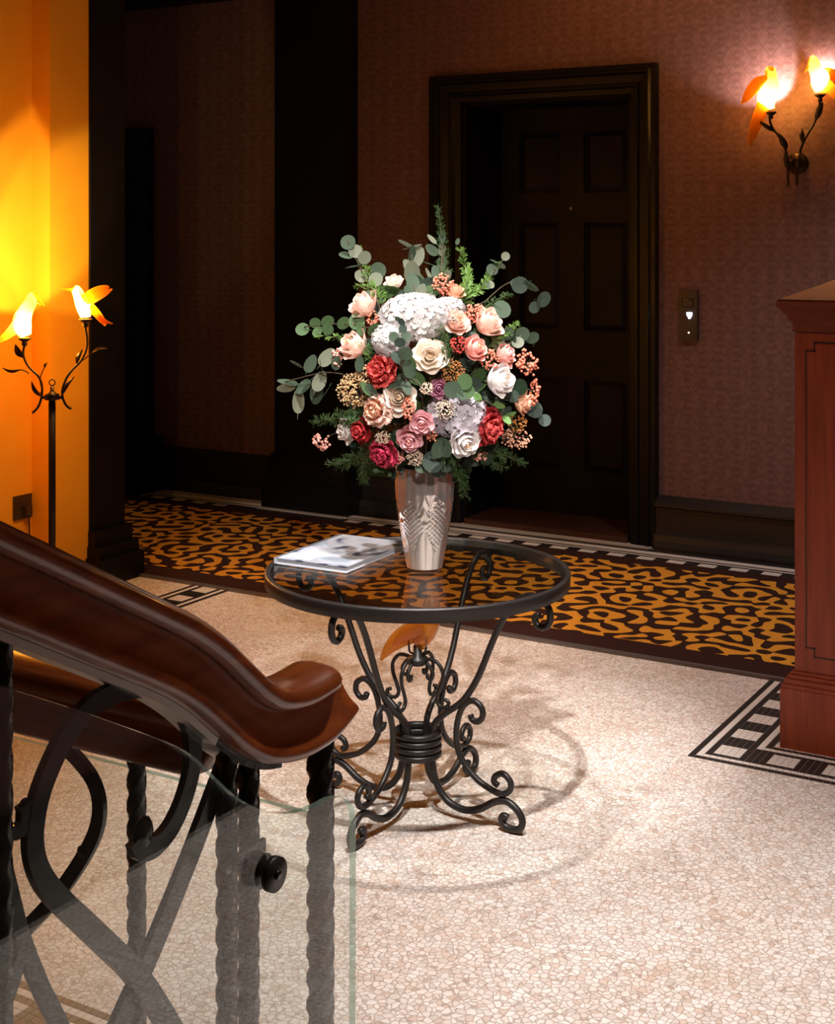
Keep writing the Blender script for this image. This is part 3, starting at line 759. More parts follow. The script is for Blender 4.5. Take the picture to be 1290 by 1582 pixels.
lamp_glow('lamp_glow', D(118, 452, LD) + Vector((-0.07, 0.05, 0.02)), WS(104, 368, XE), 5, 56, WARMLAMP, lamp)

# ---- wall sconce with two lit birds
YS = 6.66
sc_ = W(1232, 252, WB); SD = W(1225, 200, YS - 0.02).y; 
def sdep(px): return (W(px, 200, YS) - CAMP).dot(FWD)
SDP = sdep(1225)
scn = thing('wall_sconce', 'bronze twig wall sconce with two lit amber glass birds', 'wall lamp', (sc_.x, WB, sc_.z))
b = MB(); prof = [(0.052, 0.0), (0.052, 0.008), (0.044, 0.014), (0.02, 0.02), (0.018, 0.12)]
vs = []; sg = 28
for r, h in prof:
    for k in range(sg): vs.append((sc_.x + r * math.cos(2 * PI * k / sg), WB - h, sc_.z + r * math.sin(2 * PI * k / sg)))
b.add(vs, [(i * sg + k, i * sg + (k + 1) % sg, (i + 1) * sg + (k + 1) % sg, (i + 1) * sg + k) for i in range(len(prof) - 1) for k in range(sg)] + [tuple((len(prof) - 1) * sg + k for k in range(sg))], 0, True)
b.build('back_plate', M['bronze'], scn)
ss = SDP / FPX
b = MB(); px_tube(b, [(1218, 287), (1217, 270), (1217, 250), (1213, 230), (1204, 212), (1195, 200), (1190, 190), (1189, 180)], SDP, 0.006); s1 = b.build('arm', M['bronze'], scn)
b = MB(); px_tube(b, [(1231, 287), (1231, 268), (1233, 248), (1238, 228), (1246, 210), (1257, 192), (1264, 172), (1267, 155)], SDP, 0.006); s2 = b.build('arm', M['bronze'], scn)
def stwig(arm, p0, p1, w, tilt=0.3):
    m = MB(); px_leaf(m, p0, p1, w, SDP, tilt); m.build('leaf', M['bronze'], arm)
stwig(s1, (1197, 203), (1171, 186), 3.8); stwig(s1, (1216, 230), (1203, 206), 6.0); stwig(s1, (1218, 262), (1212, 236), 5.0)
stwig(s2, (1240, 220), (1238, 198), 4.5); stwig(s2, (1260, 186), (1271, 158), 6.0); stwig(s2, (1231, 262), (1236, 234), 5.0)
cup(1191, 174, SDP, scn, M['bronze'], 9.5); cup(1267, 147, SDP, scn, M['bronze'], 9.5)
b = MB()
loft(b, [(1188, 170, 9, 0.9), (1184, 158, 14, 0.95), (1187, 144, 15, 0.95), (1190, 132, 13.5, 0.95), (1190.5, 122, 10, 0.95), (1190.5, 114, 9.5, 0.95), (1190, 106, 7.5, 0.95), (1190, 101, 0.5, 0.95)], SDP)
loft(b, [(1190, 108, 5, 0.8, 4), (1190, 110, 2.5, 0.8, 12), (1191, 112, 0.5, 0.8, 15)], SDP)
loft(b, [(1183, 122, 6, 0.6, 4), (1170, 128, 9, 0.35, 5), (1160, 140, 9, 0.28, 6), (1151, 152, 6, 0.22, 6), (1143.5, 161, 0.8, 0.2, 6)], SDP)
loft(b, [(1180, 160, 10, 0.7), (1174, 176, 10, 0.4), (1167, 194, 9, 0.25), (1161, 212, 6.5, 0.2), (1157.5, 227, 1.0, 0.2)], SDP)
o = b.build('bird_shade', M['amber_sconce'], scn); o['label'] = 'glowing amber glass bird with a long hanging tail'
bulb(1187, 155, SDP, scn, M['bulb_wall'])
lamp_glow('sconce_glow', D(1190, 140, SDP) + Vector((0.0, 0.055, 0.0)), W(1184, 118, WB), 4.5, 102, (1.0, 0.88, 0.86), scn, 0.35)
b = MB()
loft(b, [(1267, 143, 8.5, 0.9), (1268, 132, 14, 0.95), (1266, 118, 14, 0.95), (1260, 107, 10.5, 0.95), (1257, 98, 9.5, 0.95), (1256, 90, 7, 0.95), (1256, 85, 0.5, 0.95)], SDP)
loft(b, [(1253, 98, 5, 0.9), (1247, 106, 2.5, 0.9), (1242, 113, 0.5, 0.9)], SDP)
loft(b, [(1272, 128, 11, 0.7), (1284, 138, 9, 0.4), (1296, 150, 7, 0.25), (1308, 164, 1, 0.2)], SDP)
loft(b, [(1268, 115, 8, 0.5, -6), (1282, 112, 9, 0.3, -8), (1297, 118, 6, 0.2, -9), (1308, 126, 1, 0.2, -9)], SDP)
o = b.build('bird_shade', M['amber_sconce'], scn); o['label'] = 'glowing amber glass bird at the picture edge'
bulb(1268, 127, SDP, scn, M['bulb_wall'])
lamp_glow('sconce_glow', D(1268, 114, SDP) + Vector((0.0, 0.055, 0.0)), W(1276, 96, WB), 4.5, 102, (1.0, 0.88, 0.86), scn, 0.35)

# ------------------------------------------------------------------ wrought iron table
T0 = Vector((TX, TY, 0)); ZTOP = 0.663
tb = thing('round_table', 'round glass-topped side table on scrolled wrought iron legs', 'table', T0)
b = MB(); b.lathe([(0.410, ZTOP - 0.036), (0.420, ZTOP - 0.034), (0.4215, ZTOP - 0.004), (0.420, ZTOP + 0.002), (0.408, ZTOP + 0.002), (0.407, ZTOP - 0.01), (0.395, ZTOP - 0.011), (0.395, ZTOP - 0.016), (0.407, ZTOP - 0.017), (0.409, ZTOP - 0.036)], 128, T0, cap=False)
prev = len(b.v) - 128
b.f += [(9 * 128 + k, 9 * 128 + (k + 1) % 128, (k + 1) % 128, k) for k in range(128)]; b.m += [0] * 128; b.sm += [True] * 128
b.build('rim', M['iron'], tb)
b = MB(); b.lathe([(0.4065, ZTOP - 0.0095), (0.4065, ZTOP)], 96, T0, smooth=False); b.build('glass_top', M['glass_table'], tb)
def rz_tube(m, pts, r, k=5, seg=9, taper=None):
    p = spline([Vector((a, 0, z)) for a, z in pts], k)
    m.tube(p, r, seg)
lower = [(0.045, 0.19), (0.05, 0.125), (0.064, 0.080), (0.098, 0.043), (0.148, 0.031), (0.198, 0.044), (0.243, 0.072), (0.28, 0.081), (0.312, 0.064), (0.327, 0.038), (0.319, 0.017), (0.297, 0.0105), (0.274, 0.015), (0.264, 0.029), (0.270, 0.041), (0.283, 0.038)]
side = [(0.168, 0.292), (0.175, 0.279), (0.194, 0.278), (0.207, 0.296), (0.201, 0.319), (0.176, 0.331), (0.147, 0.312), (0.129, 0.268), (0.125, 0.215), (0.140, 0.168), (0.185, 0.124), (0.235, 0.102), (0.266, 0.098), (0.289, 0.112), (0.291, 0.135), (0.270, 0.152), (0.248, 0.144), (0.241, 0.126), (0.254, 0.117)]
upper = [(0.045, 0.16), (0.047, 0.215), (0.056, 0.247), (0.085, 0.278), (0.125, 0.308), (0.158, 0.341), (0.195, 0.402), (0.232, 0.488), (0.262, 0.552), (0.298, 0.606), (0.335, 0.634), (0.372, 0.637), (0.401, 0.617), (0.409, 0.591), (0.402, 0.568), (0.383, 0.559), (0.366, 0.570), (0.366, 0.586), (0.378, 0.592)]
small = [(0.020, 0.385), (0.028, 0.376), (0.044, 0.386), (0.046, 0.404), (0.028, 0.418), (0.05, 0.424), (0.078, 0.408), (0.085, 0.376), (0.074, 0.340), (0.064, 0.314), (0.074, 0.297), (0.094, 0.297), (0.101, 0.312), (0.090, 0.320)]
small = [(0.022, 0.414), (0.036, 0.420), (0.062, 0.417), (0.081, 0.393), (0.080, 0.364), (0.068, 0.336), (0.062, 0.314), (0.072, 0.298), (0.092, 0.298), (0.100, 0.312), (0.088, 0.319)]
curl = [(0.030, 0.410), (0.040, 0.400), (0.050, 0.384), (0.046, 0.368), (0.034, 0.368), (0.031, 0.380)]
b = MB(); rz_tube(b, lower, 0.0098); leg_m = b.mesh('leg', M['iron'])
b = MB(); rz_tube(b, side, 0.0085); side_m = b.mesh('scroll', M['iron'])
b = MB(); rz_tube(b, upper, 0.0092); up_m = b.mesh('upper_bar', M['iron'])
b = MB(); rz_tube(b, small, 0.0055, seg=7); br_m = b.mesh('bracket', M['iron'])
b = MB(); rz_tube(b, curl, 0.0052, seg=7); cu_m = b.mesh('curl', M['iron'])
for k in range(4):
    az = math.radians(-32 + 90 * k) + YAW
    lg = put('leg', leg_m, tb, (0, 0, 0), (0, 0, az))
    put('scroll', side_m, lg); put('upper_bar', up_m, lg)
    br = put('bracket', br_m, tb, (0, 0, 0), (0, 0, az)); put('curl', cu_m, br)
tor = MB(); tor.tube([(0.058 * math.cos(a * PI / 24), 0.058 * math.sin(a * PI / 24), 0) for a in range(48)], 0.0098, 10, True); tor_m = tor.mesh('collar_ring', M['iron'])
for z in (0.157, 0.176, 0.195, 0.214): put('collar_ring', tor_m, tb, (0, 0, z))
b = MB(); b.lathe([(0.026, 0.402), (0.030, 0.410), (0.028, 0.420), (0.012, 0.424), (0.012, 0.452), (0.009, 0.454)], 24, T0)
for s in (-1, 1):
    q = RGT * s
    b.tube(spline([T0 + UPV * 0.43 + q * 0.010, T0 + UPV * 0.434 + q * 0.020, T0 + UPV * 0.446 + q * 0.0235, T0 + UPV * 0.476 + q * 0.0235], 4), 0.003, 6)
b.build('bird_holder', M['iron'], tb)
TD = 3.919
b = MB()
loft(b, [(650, 1002, 6, 0.9), (651, 990, 15, 0.9), (655, 974, 20, 0.9), (661, 958, 19, 0.9), (665, 944, 15, 0.9), (667, 934, 13, 0.9), (668, 925, 9, 0.9), (668, 920, 0.5, 0.9)], TD)
loft(b, [(673, 934, 6, 0.8), (682, 940, 2.5, 0.8), (688, 945, 0.5, 0.8)], TD)
loft(b, [(652, 972, 17, 0.7), (634, 978, 17, 0.5), (616, 988, 14, 0.35), (601, 1002, 9, 0.25), (588, 1020, 2, 0.2)], TD)
loft(b, [(655, 965, 13, 0.4, 12), (636, 970, 13, 0.25, 15), (618, 982, 8, 0.2, 15), (606, 993, 1, 0.2, 14)], TD)
o = b.build('glass_bird', M['amber'], None, tuple(T0 + UPV * 0.455))
tag(o, 'unlit amber glass bird perched on the holder under the glass tabletop', 'glass bird')

# ------------------------------------------------------------------ book on the table
bk = thing('book', 'pale thin picture book lying on the glass tabletop', 'book', (-2.2635, 3.395, ZTOP + 0.0025))
bk.rotation_euler = (0, 0, math.radians(2.0))
def bput(name, x0, x1, y0, y1, z0, z1, mat):
    m = MB(); m.box(x0, x1, y0, y1, z0, z1); return put(name, m.mesh(name, mat), bk)
bput('pages', -0.111, 0.115, -0.172, 0.172, 0.0015, 0.0150, M['paper'])
bput('back_cover', -0.1175, 0.1175, -0.1765, 0.1765, 0.0, 0.0015, M['paper'])
bput('front_cover', -0.1175, 0.1175, -0.1765, 0.1765, 0.0150, 0.0168, M['book'])
bput('spine', -0.1195, -0.1112, -0.1765, 0.1765, 0.0, 0.0168, M['paper'])
bput('page_gap', -0.110, 0.1156, -0.1726, 0.1726, 0.0075, 0.0081, M['socket'])

# ------------------------------------------------------------------ vase
V0 = FL(656, 880, ZTOP); VZ = ZTOP
vs_ = thing('vase', 'silvered cut-crystal vase in the middle of the glass tabletop', 'vase', (V0.x, V0.y, VZ + 0.001))
outline = [(0.0, 0.049), (0.012, 0.0505), (0.03, 0.054), (0.06, 0.0595), (0.10, 0.0665), (0.14, 0.0735), (0.18, 0.0785), (0.22, 0.081), (0.26, 0.0805), (0.288, 0.079)]
def vr(z):
    for (za, ra), (zb, rb) in zip(outline, outline[1:]):
        if za <= z <= zb: return ra + (rb - ra) * (z - za) / (zb - za)
    return outline[-1][1]
seg, ringn, HV = 144, 96, 0.288
vs, fs = [], []
def tri(x): x = x % 1.0; return abs(2 * x - 1)
for i in range(ringn + 1):
    z = 0.010 + (HV - 0.010) * i / ringn
    for k in range(seg):
        a = 2 * PI * k / seg; u = a / (2 * PI) * 6; t = z / HV
        cell = (u % 1.0) - 0.5
        d = 0.0
        dia = abs(cell) / 0.5 + abs(t - 0.45) / 0.26                 # hobnail diamonds round the belly
        if dia < 1.0:
            d = -0.0032 * (1 - max(tri(u * 5 + t * 22), tri(u * 5 - t * 22))) - 0.0006
        elif t < 0.45: d = -0.0030 * tri(u * 2) ** 2 * (0.3 + t)     # long leaf cuts near the foot
        elif t < 0.80:                                               # fan of rays above
            an = math.atan2(abs(cell), (t - 0.40) * 0.55); d = -0.0034 * tri(an * 7.0) * (1 - (t - 0.45) / 0.36)
        if t > 0.5: d += 0.0011 * math.sin(a * 17 + 1.2 * math.sin(a * 5)) * min(1, (t - 0.5) / 0.2)
        r = vr(z) + d
        vs.append((V0.x + r * math.cos(a), V0.y + r * math.sin(a), VZ + z))
for i in range(ringn):
    for k in range(seg):
        k2 = (k + 1) % seg; fs.append((i * seg + k, i * seg + k2, (i + 1) * seg + k2, (i + 1) * seg + k))
nb = len(vs)
for r, z in ((0.075, HV), (0.073, 0.20), (0.055, 0.06), (0.04, 0.03)):
    for k in range(seg): a = 2 * PI * k / seg; vs.append((V0.x + r * math.cos(a), V0.y + r * math.sin(a), VZ + z))
for k in range(seg):
    k2 = (k + 1) % seg
    fs.append((ringn * seg + k, ringn * seg + k2, nb + k2, nb + k))
    for j in range(3): fs.append((nb + j * seg + k, nb + j * seg + k2, nb + (j + 1) * seg + k2, nb + (j + 1) * seg + k))
fs.append(tuple(nb + 3 * seg + k for k in range(seg)))
b = MB(); b.add(vs, fs, 0, True); b.build('body', M['crystal'], vs_)
b = MB(); b.lathe([(0.047, 0.001), (0.049, 0.003), (0.049, 0.0098)], 64, (V0.x, V0.y, VZ)); o = b.build('foot', M['clear'], vs_); o['label'] = 'clear glass foot'

# ------------------------------------------------------------------ the bouquet
MOUTH = Vector((V0.x, V0.y, VZ + 0.275)); BD = 3.916
PC = (655.0, 575.0)
PAL = {
 'cream_deep': (0.92, 0.74, 0.58), 'cream': (0.9, 0.8, 0.7), 'white': (0.9, 0.85, 0.83), 'ivory': (0.92, 0.76, 0.58), 'blush': (0.9, 0.64, 0.54), 'pink': (0.88, 0.48, 0.42),
 'rosepink': (0.9, 0.55, 0.58), 'peach': (0.88, 0.5, 0.34), 'coral': (0.7, 0.1, 0.09), 'crimson': (0.55, 0.045, 0.1), 'red': (0.62, 0.06, 0.065),
 'darkred': (0.42, 0.022, 0.028), 'lilac': (0.66, 0.34, 0.46), 'hyd_white': (0.58, 0.545, 0.53), 'hyd_lilac': (0.60, 0.55, 0.60),
 'berry_coral': (0.72, 0.22, 0.14), 'berry_red': (0.42, 0.05, 0.035), 'berry_pink': (0.74, 0.33, 0.27), 'berry_peach': (0.70, 0.36, 0.24),
 'seed_tan': (0.55, 0.34, 0.17), 'seed_cream': (0.66, 0.50, 0.38), 'seed_rust': (0.36, 0.14, 0.035),
 'euc': (0.062, 0.094, 0.06), 'euc_pale': (0.18, 0.2, 0.14), 'euc_grey': (0.048, 0.07, 0.054), 'euc_green': (0.075, 0.135, 0.055), 'lime': (0.17, 0.32, 0.1),
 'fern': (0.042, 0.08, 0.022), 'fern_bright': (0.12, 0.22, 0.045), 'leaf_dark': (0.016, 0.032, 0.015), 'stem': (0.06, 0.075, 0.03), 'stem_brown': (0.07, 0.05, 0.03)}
PM = {}
def pm(k):
    if k not in PM: PM[k] = mat_petal('tint_' + k, PAL[k], 0.32 if not k.startswith(('berry', 'seed', 'stem')) else 0.05)
    return PM[k]
def place(px, py, push=0.0):
    """point on the rounded face of the bouquet seen at a pixel, and its outward direction"""
    s = BD / FPX; rx = (px - PC[0]) * s; rz = (PC[1] - py) * s
    rho = math.sqrt((rx / 0.33) ** 2 + (rz / 0.30) ** 2)
    off = 0.21 * math.sqrt(max(0.0, 1 - min(1, rho) ** 2)) + push
    p = D(px, py, BD - off)
    d = (RGT * rx * 1.25 - FWD * (off * 1.1 + 0.13) + UPV * (rz * 0.95 + 0.06)).normalized()
    return p, d, (BD - off) / FPX
def stem_to(parent, base, d, r=0.0022, mat='stem'):
    m = MB(); a = Vector(base); back = a - d * 0.06; mid = (back + MOUTH) * 0.5 - UPV * 0.01
    mo = MOUTH + (a - MOUTH).normalized() * 0.03; mo = Vector((mo.x * 0.35 + MOUTH.x * 0.65, mo.y * 0.35 + MOUTH.y * 0.65, MOUTH.z - 0.04))
    m.tube(spline([a, back, mid, mo], 5), r, 5)
    me = m.mesh('stem', pm(mat), a)
    o = bpy.data.objects.new('stem', me); COL.objects.link(o); o.parent = parent
    o.matrix_local = parent.matrix_basis.inverted() @ Matrix.Translation(a)
    return o
def petal_me(Wd, Hh, Rw, belly, curlv, ruff, mat, seed, nu=7, nv=7):
    rnd = random.Random(seed); m = MB(); vs = []
    ph = rnd.uniform(0, 6)
    for j in range(nv):
        v = j / (nv - 1)
        w = Wd * (0.28 + 0.72 * math.sin(PI * (0.06 + 0.60 * v)) ** 1.0) * (1.0 if v < 0.86 else math.sqrt(max(0.0, 1 - ((v - 0.86) / 0.15) ** 2)) * 0.999)
        for i in range(nu):
            u = -1 + 2 * i / (nu - 1); x = w * 0.5 * u
            xx = Rw * math.sin(x / Rw); yy = -(Rw - Rw * math.cos(x / Rw))
            z = Hh * v - 0.04 * Hh * u * u * v
            yy += belly * math.sin(PI * v * 0.92) + curlv * v ** 4 + ruff * v * v * math.sin(u * 6.5 + ph) + ruff * 0.5 * v * v * math.sin(u * 13 + ph * 2)
            z += ruff * 0.5 * v * math.sin(u * 9 + ph)
            vs.append((xx, yy, z))
    m.add(vs, [(j * nu + i, j * nu + i + 1, (j + 1) * nu + i + 1, (j + 1) * nu + i) for j in range(nv - 1) for i in range(nu - 1)], 0, True)
    me = m.mesh('petal', mat)
    return me
CACHE = {}
def pet(key, *a):
    if key not in CACHE: CACHE[key] = petal_me(*a)
    return CACHE[key]
ROSE = [(3, 0.16, 0.46, 0.06, 0.01, 0.0, 0.02, 0), (4, 0.26, 0.49, 0.10, 0.03, 0.0, 0.05, 1), (5, 0.34, 0.51, 0.15, 0.04, 0.01, 0.085, 5), (5, 0.44, 0.52, 0.21, 0.06, 0.025, 0.11, 14), (6, 0.52, 0.52, 0.29, 0.07, 0.06, 0.125, 28), (6, 0.60, 0.50, 0.40, 0.06, 0.09, 0.13, 48)]
BUD = [(3, 0.18, 0.56, 0.07, 0.02, 0.0, 0.02, 0), (4, 0.30, 0.60, 0.12, 0.04, 0.0, 0.055, 2), (5, 0.42, 0.63, 0.18, 0.07, 0.015, 0.09, 7), (5, 0.52, 0.62, 0.25, 0.09, 0.05, 0.11, 17), (5, 0.58, 0.58, 0.33, 0.09, 0.09, 0.115, 33)]
RUFF = [(5, 0.30, 0.46, 0.16, 0.02, 0.0, 0.02, 4), (7, 0.40, 0.50, 0.3, 0.03, 0.01, 0.04, 18), (8, 0.44, 0.50, 0.5, 0.03, 0.02, 0.05, 38), (8, 0.46, 0.48, 0.6, 0.03, 0.04, 0.06, 62)]
def bloom(name, label, px, py, dpx, rings, colr, core=None, ruff=0.0, push=0.0, lean=(0, 0), cat='flower', group=None):
    p, d, s = place(px, py, push)
    d = (d + RGT * lean[0] + UPV * lean[1]).normalized()
    dia = dpx * s * 1.10
    base = p - d * (0.30 * dia)
    t = thing(name, label, cat, base, group)
    q = d.to_track_quat('Z', 'Y').to_matrix().to_4x4()
    t.matrix_basis = Matrix.Translation(base) @ q @ Matrix.Rotation(random.uniform(0, 6.28), 4, 'Z') @ Matrix.Scale(dia, 4)
    for ri, (n, Wd, Hh, Rw, belly, cv, r0, tilt) in enumerate(rings):
        key_col = core if (core and ri < 2) else colr
        for k in range(n):
            var = k % 2
            me = pet((id(rings), ri, key_col, var, ruff > 0), Wd, Hh, Rw, belly, cv, ruff, pm(key_col), ri * 10 + var)
            az = 2 * PI * k / n + ri * 0.7 + random.uniform(-0.12, 0.12)
            o = put('petal', me, t)
            o.matrix_local = Matrix.Rotation(az, 4, 'Z') @ Matrix.Translation((0, r0, 0.02 * (3 - ri))) @ Matrix.Rotation(-math.radians(tilt + random.uniform(-4, 4)), 4, 'X') @ Matrix.Scale(random.uniform(0.94, 1.06), 4)
    m = MB(); m.lathe([(0.02, -0.10), (0.06, -0.05), (0.10, 0.0), (0.13, 0.06)], 10); put('calyx', m.mesh('calyx', pm('fern')), t)
    stem_to(t, base, d)
    return t
G_R = 'roses in the bouquet'; G_C = 'ruffled carnations in the bouquet'
bloom('rose', 'large creamy white rose just below the white hydrangea', 664, 549, 48, ROSE, 'cream', 'cream_deep', group=G_R, push=0.03)
bloom('rose', 'ivory rose left of centre beside coral berries', 616, 614, 48, ROSE, 'cream', 'ivory', group=G_R, push=0.02, lean=(0.1, 0.2))
bloom('rose', 'white half-open rose on the bouquet side facing the door', 771, 588, 52, BUD, 'white', 'cream', group=G_R, lean=(0.35, 0.15), push=0.02)
bloom('rose', 'large white rose low beside the red carnation', 719, 684, 47, ROSE, 'white', 'cream_deep', group=G_R, push=0.05)
bloom('rose', 'small pink rose, lower of the two touching pink roses', 632, 679, 38, ROSE, 'rosepink', 'pink', group=G_R, push=0.02)
bloom('rose', 'small pink rose, upper of the two touching pink roses', 651, 654, 34, ROSE, 'rosepink', 'pink', group=G_R, push=0.02)
bloom('rose', 'peachy pink rose on the left edge under the eucalyptus', 548, 534, 50, BUD, 'blush', 'peach', group=G_R, lean=(-0.5, 0.5))
bloom('rose', 'pale peach rose at the upper left corner of the bouquet', 562, 471, 48, BUD, 'blush', 'blush', group=G_R, lean=(-0.5, 0.5))
bloom('rose', 'small pale bud above the white hydrangea', 609, 436, 30, BUD, 'cream', 'blush', group=G_R, lean=(0, 0.4), push=-0.04)
bloom('rose', 'salmon rosebud beside coral berries near the top', 703, 451, 30, BUD, 'peach', 'peach', group=G_R, lean=(0.3, 0.5), push=-0.01)
bloom('rose', 'blush rose right beside the white hydrangea', 706, 496, 40, ROSE, 'blush', 'peach', group=G_R, lean=(0.2, 0.2), push=0.01)
bloom('rose', 'large blush rose at the upper right of the bouquet', 753, 499, 50, BUD, 'blush', 'blush', group=G_R, lean=(0.4, 0.4))
bloom('rose', 'pink rose next to the red berries, right of centre', 733, 539, 42, BUD, 'pink', 'peach', group=G_R, lean=(0.4, 0.2))
bloom('rose', 'pink rose between the white rose and coral berries', 780, 549, 38, BUD, 'pink', 'rosepink', group=G_R, lean=(0.5, 0.3), push=-0.01)
bloom('rose', 'peach rose with folded petals at the right edge', 808, 622, 36, BUD, 'peach', 'blush', group=G_R, lean=(0.8, -0.2), push=-0.03)
bloom('rose', 'white rose tucked behind the dark red carnation', 538, 664, 42, BUD, 'white', 'white', group=G_R, lean=(-0.6, 0.1), push=-0.02)
bloom('rose', 'small lilac rose near the middle', 678, 600, 30, BUD, 'lilac', 'lilac', group=G_R, push=0.01)
bloom('carnation', 'coral red ruffled carnation left of centre', 586, 571, 50, RUFF, 'coral', 'coral', 0.05, group=G_C, lean=(-0.2, 0.1), push=0.02)
bloom('carnation', 'crimson pink ruffled carnation at the lower left', 590, 702, 48, RUFF, 'crimson', 'crimson', 0.05, group=G_C, lean=(-0.2, 0.15), push=0.05)
bloom('carnation', 'large red ruffled carnation right of the white rose', 757, 661, 60, RUFF, 'red', 'coral', 0.045, group=G_C, lean=(0.1, 0), push=0.02)
bloom('carnation', 'dark red ruffled carnation at the left edge', 555, 666, 38, RUFF, 'darkred', 'red', 0.05, group=G_C, lean=(-0.2, 0.15), push=0.04)
bloom('carnation', 'peach ruffled carnation above the dark red one', 580, 634, 50, RUFF, 'blush', 'peach', 0.05, group=G_C, lean=(-0.2, 0.2), push=0.03)

# hydrangeas: dome of four-petalled florets
def floret_me(mat):
    m = MB()
    for k in range(4):
        a = k * PI / 2; ca, sa = math.cos(a), math.sin(a); vs = [(0, 0, 0)]
        for (r, w, z) in ((0.35, -0.38, 0.10), (0.75, -0.45, 0.16), (1.0, 0.0, 0.10), (0.75, 0.45, 0.16), (0.35, 0.38, 0.10)):
            vs.append((r * ca - w * sa, r * sa + w * ca, z))
        m.add(vs, [(0, 1, 2), (0, 2, 3), (0, 3, 4), (0, 4, 5)], 0, True)
    return m.mesh('floret', mat)
def hydrangea(label, px, py, rx, ry, colr, n, fsz, push=0.0):
    p, d, s = place(px, py, push)
    t = thing('hydrangea', label, 'flower', p, 'hydrangea heads in the bouquet')
    me = CACHE.setdefault(('fl', colr), floret_me(pm(colr)))
    ax = Vector((rx * s, 0, 0)); R = Matrix((RGT, -FWD, UPV)).transposed()
    for k in range(n):
        zz = 1 - (k + 0.5) / n * 1.25; ph = k * 2.39996; rr = math.sqrt(max(0, 1 - zz * zz))
        loc = R @ Vector((rr * math.cos(ph) * rx * s, zz * min(rx, ry) * s * 0.72, rr * math.sin(ph) * ry * s))
        nn = (R @ Vector((rr * math.cos(ph) / rx, zz / (min(rx, ry) * 0.72), rr * math.sin(ph) / ry))).normalized()
        nn = (nn + Vector((random.uniform(-.3, .3), random.uniform(-.3, .3), random.uniform(-.3, .3)))).normalized()
        o = put('floret', me, t)
        o.matrix_local = Matrix.Translation(loc) @ nn.to_track_quat('Z', 'Y').to_matrix().to_4x4() @ Matrix.Rotation(random.uniform(0, 3), 4, 'Z') @ Matrix.Scale(fsz * s * random.uniform(0.85, 1.15), 4)
    m = MB(); m.sphere((0, 0, 0), 1.0, 2); put('core', m.mesh('core', pm(colr)), t).matrix_local = Matrix.Translation((0, 0, 0)) @ R.to_4x4() @ Matrix.Diagonal((rx * s * 0.82, min(rx, ry) * s * 0.58, ry * s * 0.82, 1))
    stem_to(t, p + FWD * 0.02, -FWD * 0.5 + UPV * 0.3, 0.003)
hydrangea('big white hydrangea head at the top centre of the bouquet', 640, 490, 52, 35, 'hyd_white', 85, 9.0, 0.0)
hydrangea('little white hydrangea head toward the blush roses at the top', 693, 476, 22, 15, 'hyd_white', 26, 8.0, -0.02)
hydrangea('smaller white hydrangea head left of the big one', 603, 526, 28, 24, 'hyd_white', 40, 9.0, 0.01)
hydrangea('pale lilac white hydrangea head low right of centre', 705, 638, 44, 38, 'hyd_lilac', 65, 9.5, -0.02)

# berry and seed sprays
def spray(label, px, py, rpx, colr, n0, bpx0, name='berry_spray', cat='berries', push=0.0, stretch=(1, 1)):
    n, bpx = int(n0 * 1.7), bpx0 * 0.78
    p, d, s = place(px, py, push); t = thing(name, label, cat, p, 'berry and seed sprays in the bouquet')
    m = MB(); st = MB(); rnd = random.Random(int(px * 7 + py))
    for k in range(n):
        th = rnd.uniform(0, 2 * PI); ph = math.acos(rnd.uniform(-0.3, 1)); r = rpx * s * (0.55 + 0.45 * rnd.random())
        v = (RGT * math.cos(th) * stretch[0] + UPV * math.sin(th) * stretch[1]) * math.sin(ph) * r - FWD * (math.cos(ph) * r * 0.7)
        m.sphere(p + v, bpx * s * rnd.uniform(0.7, 1.15), 1)
        if k % 2 == 0: st.tube([p + FWD * 0.02, p + v * 0.6 + FWD * 0.006, p + v], 0.0008, 4)
    o = m.build('berries', pm(colr), t); o['kind'] = 'stuff'
    st.build('twigs', pm('stem_brown'), t)
    stem_to(t, p + FWD * 0.02, d, 0.0018, 'stem_brown')
spray('coral berry spray beside the salmon bud near the top', 685, 440, 18, 'berry_coral', 60, 2.7)
spray('coral berry spray left of the large blush rose', 735, 483, 18, 'berry_coral', 55, 2.7)
spray('coral berry spray sticking out at the right edge, upper one', 815, 560, 18, 'berry_coral', 42, 3.2, stretch=(1, 1.25))
spray('coral berry spray sticking out at the right edge, lower one', 826, 606, 13, 'berry_coral', 34, 3.2, stretch=(0.7, 1.6))
spray('dark red berries left of the pink rose', 708, 532, 14, 'berry_red', 44, 2.8, push=0.0)
spray('rusty coral berries under the pink roses on the right', 758, 556, 16, 'berry_coral', 40, 2.6)
spray('coral berries hanging from the ivory rose', 632, 630, 13, 'berry_coral', 36, 2.7, push=0.03, stretch=(0.9, 1.5))
spray('pink berry sprig poking out at the lower left', 497, 683, 14, 'berry_pink', 24, 3.2, stretch=(1.0, 1.0))
spray('pink berries by the left eucalyptus leaves', 521, 553, 12, 'berry_pink', 22, 3.0, stretch=(0.7, 1.6))
spray('peach berry spray at the lower right edge', 798, 678, 20, 'berry_peach', 60, 2.6, stretch=(1.2, 0.8))
spray('coral berries beside the upper pink rose', 668, 672, 11, 'berry_coral', 28, 2.6)
spray('pink berries under the large white rose', 741, 704, 10, 'berry_pink', 20, 2.7, stretch=(1.3, 0.9))
spray('pink berries right of the crimson carnation', 616, 706, 11, 'berry_pink', 24, 2.8)
spray('orange berries between pale rose and white hydrangea', 577, 492, 12, 'berry_coral', 30, 2.4, push=-0.01)
spray('rusty berries by the right carnation', 800, 655, 15, 'seed_rust', 40, 2.3, push=-0.02)
spray('golden tan seed heads on the left side', 546, 603, 27, 'seed_tan', 190, 2.3, 'seed_head', 'seed head', stretch=(1, 1.05))
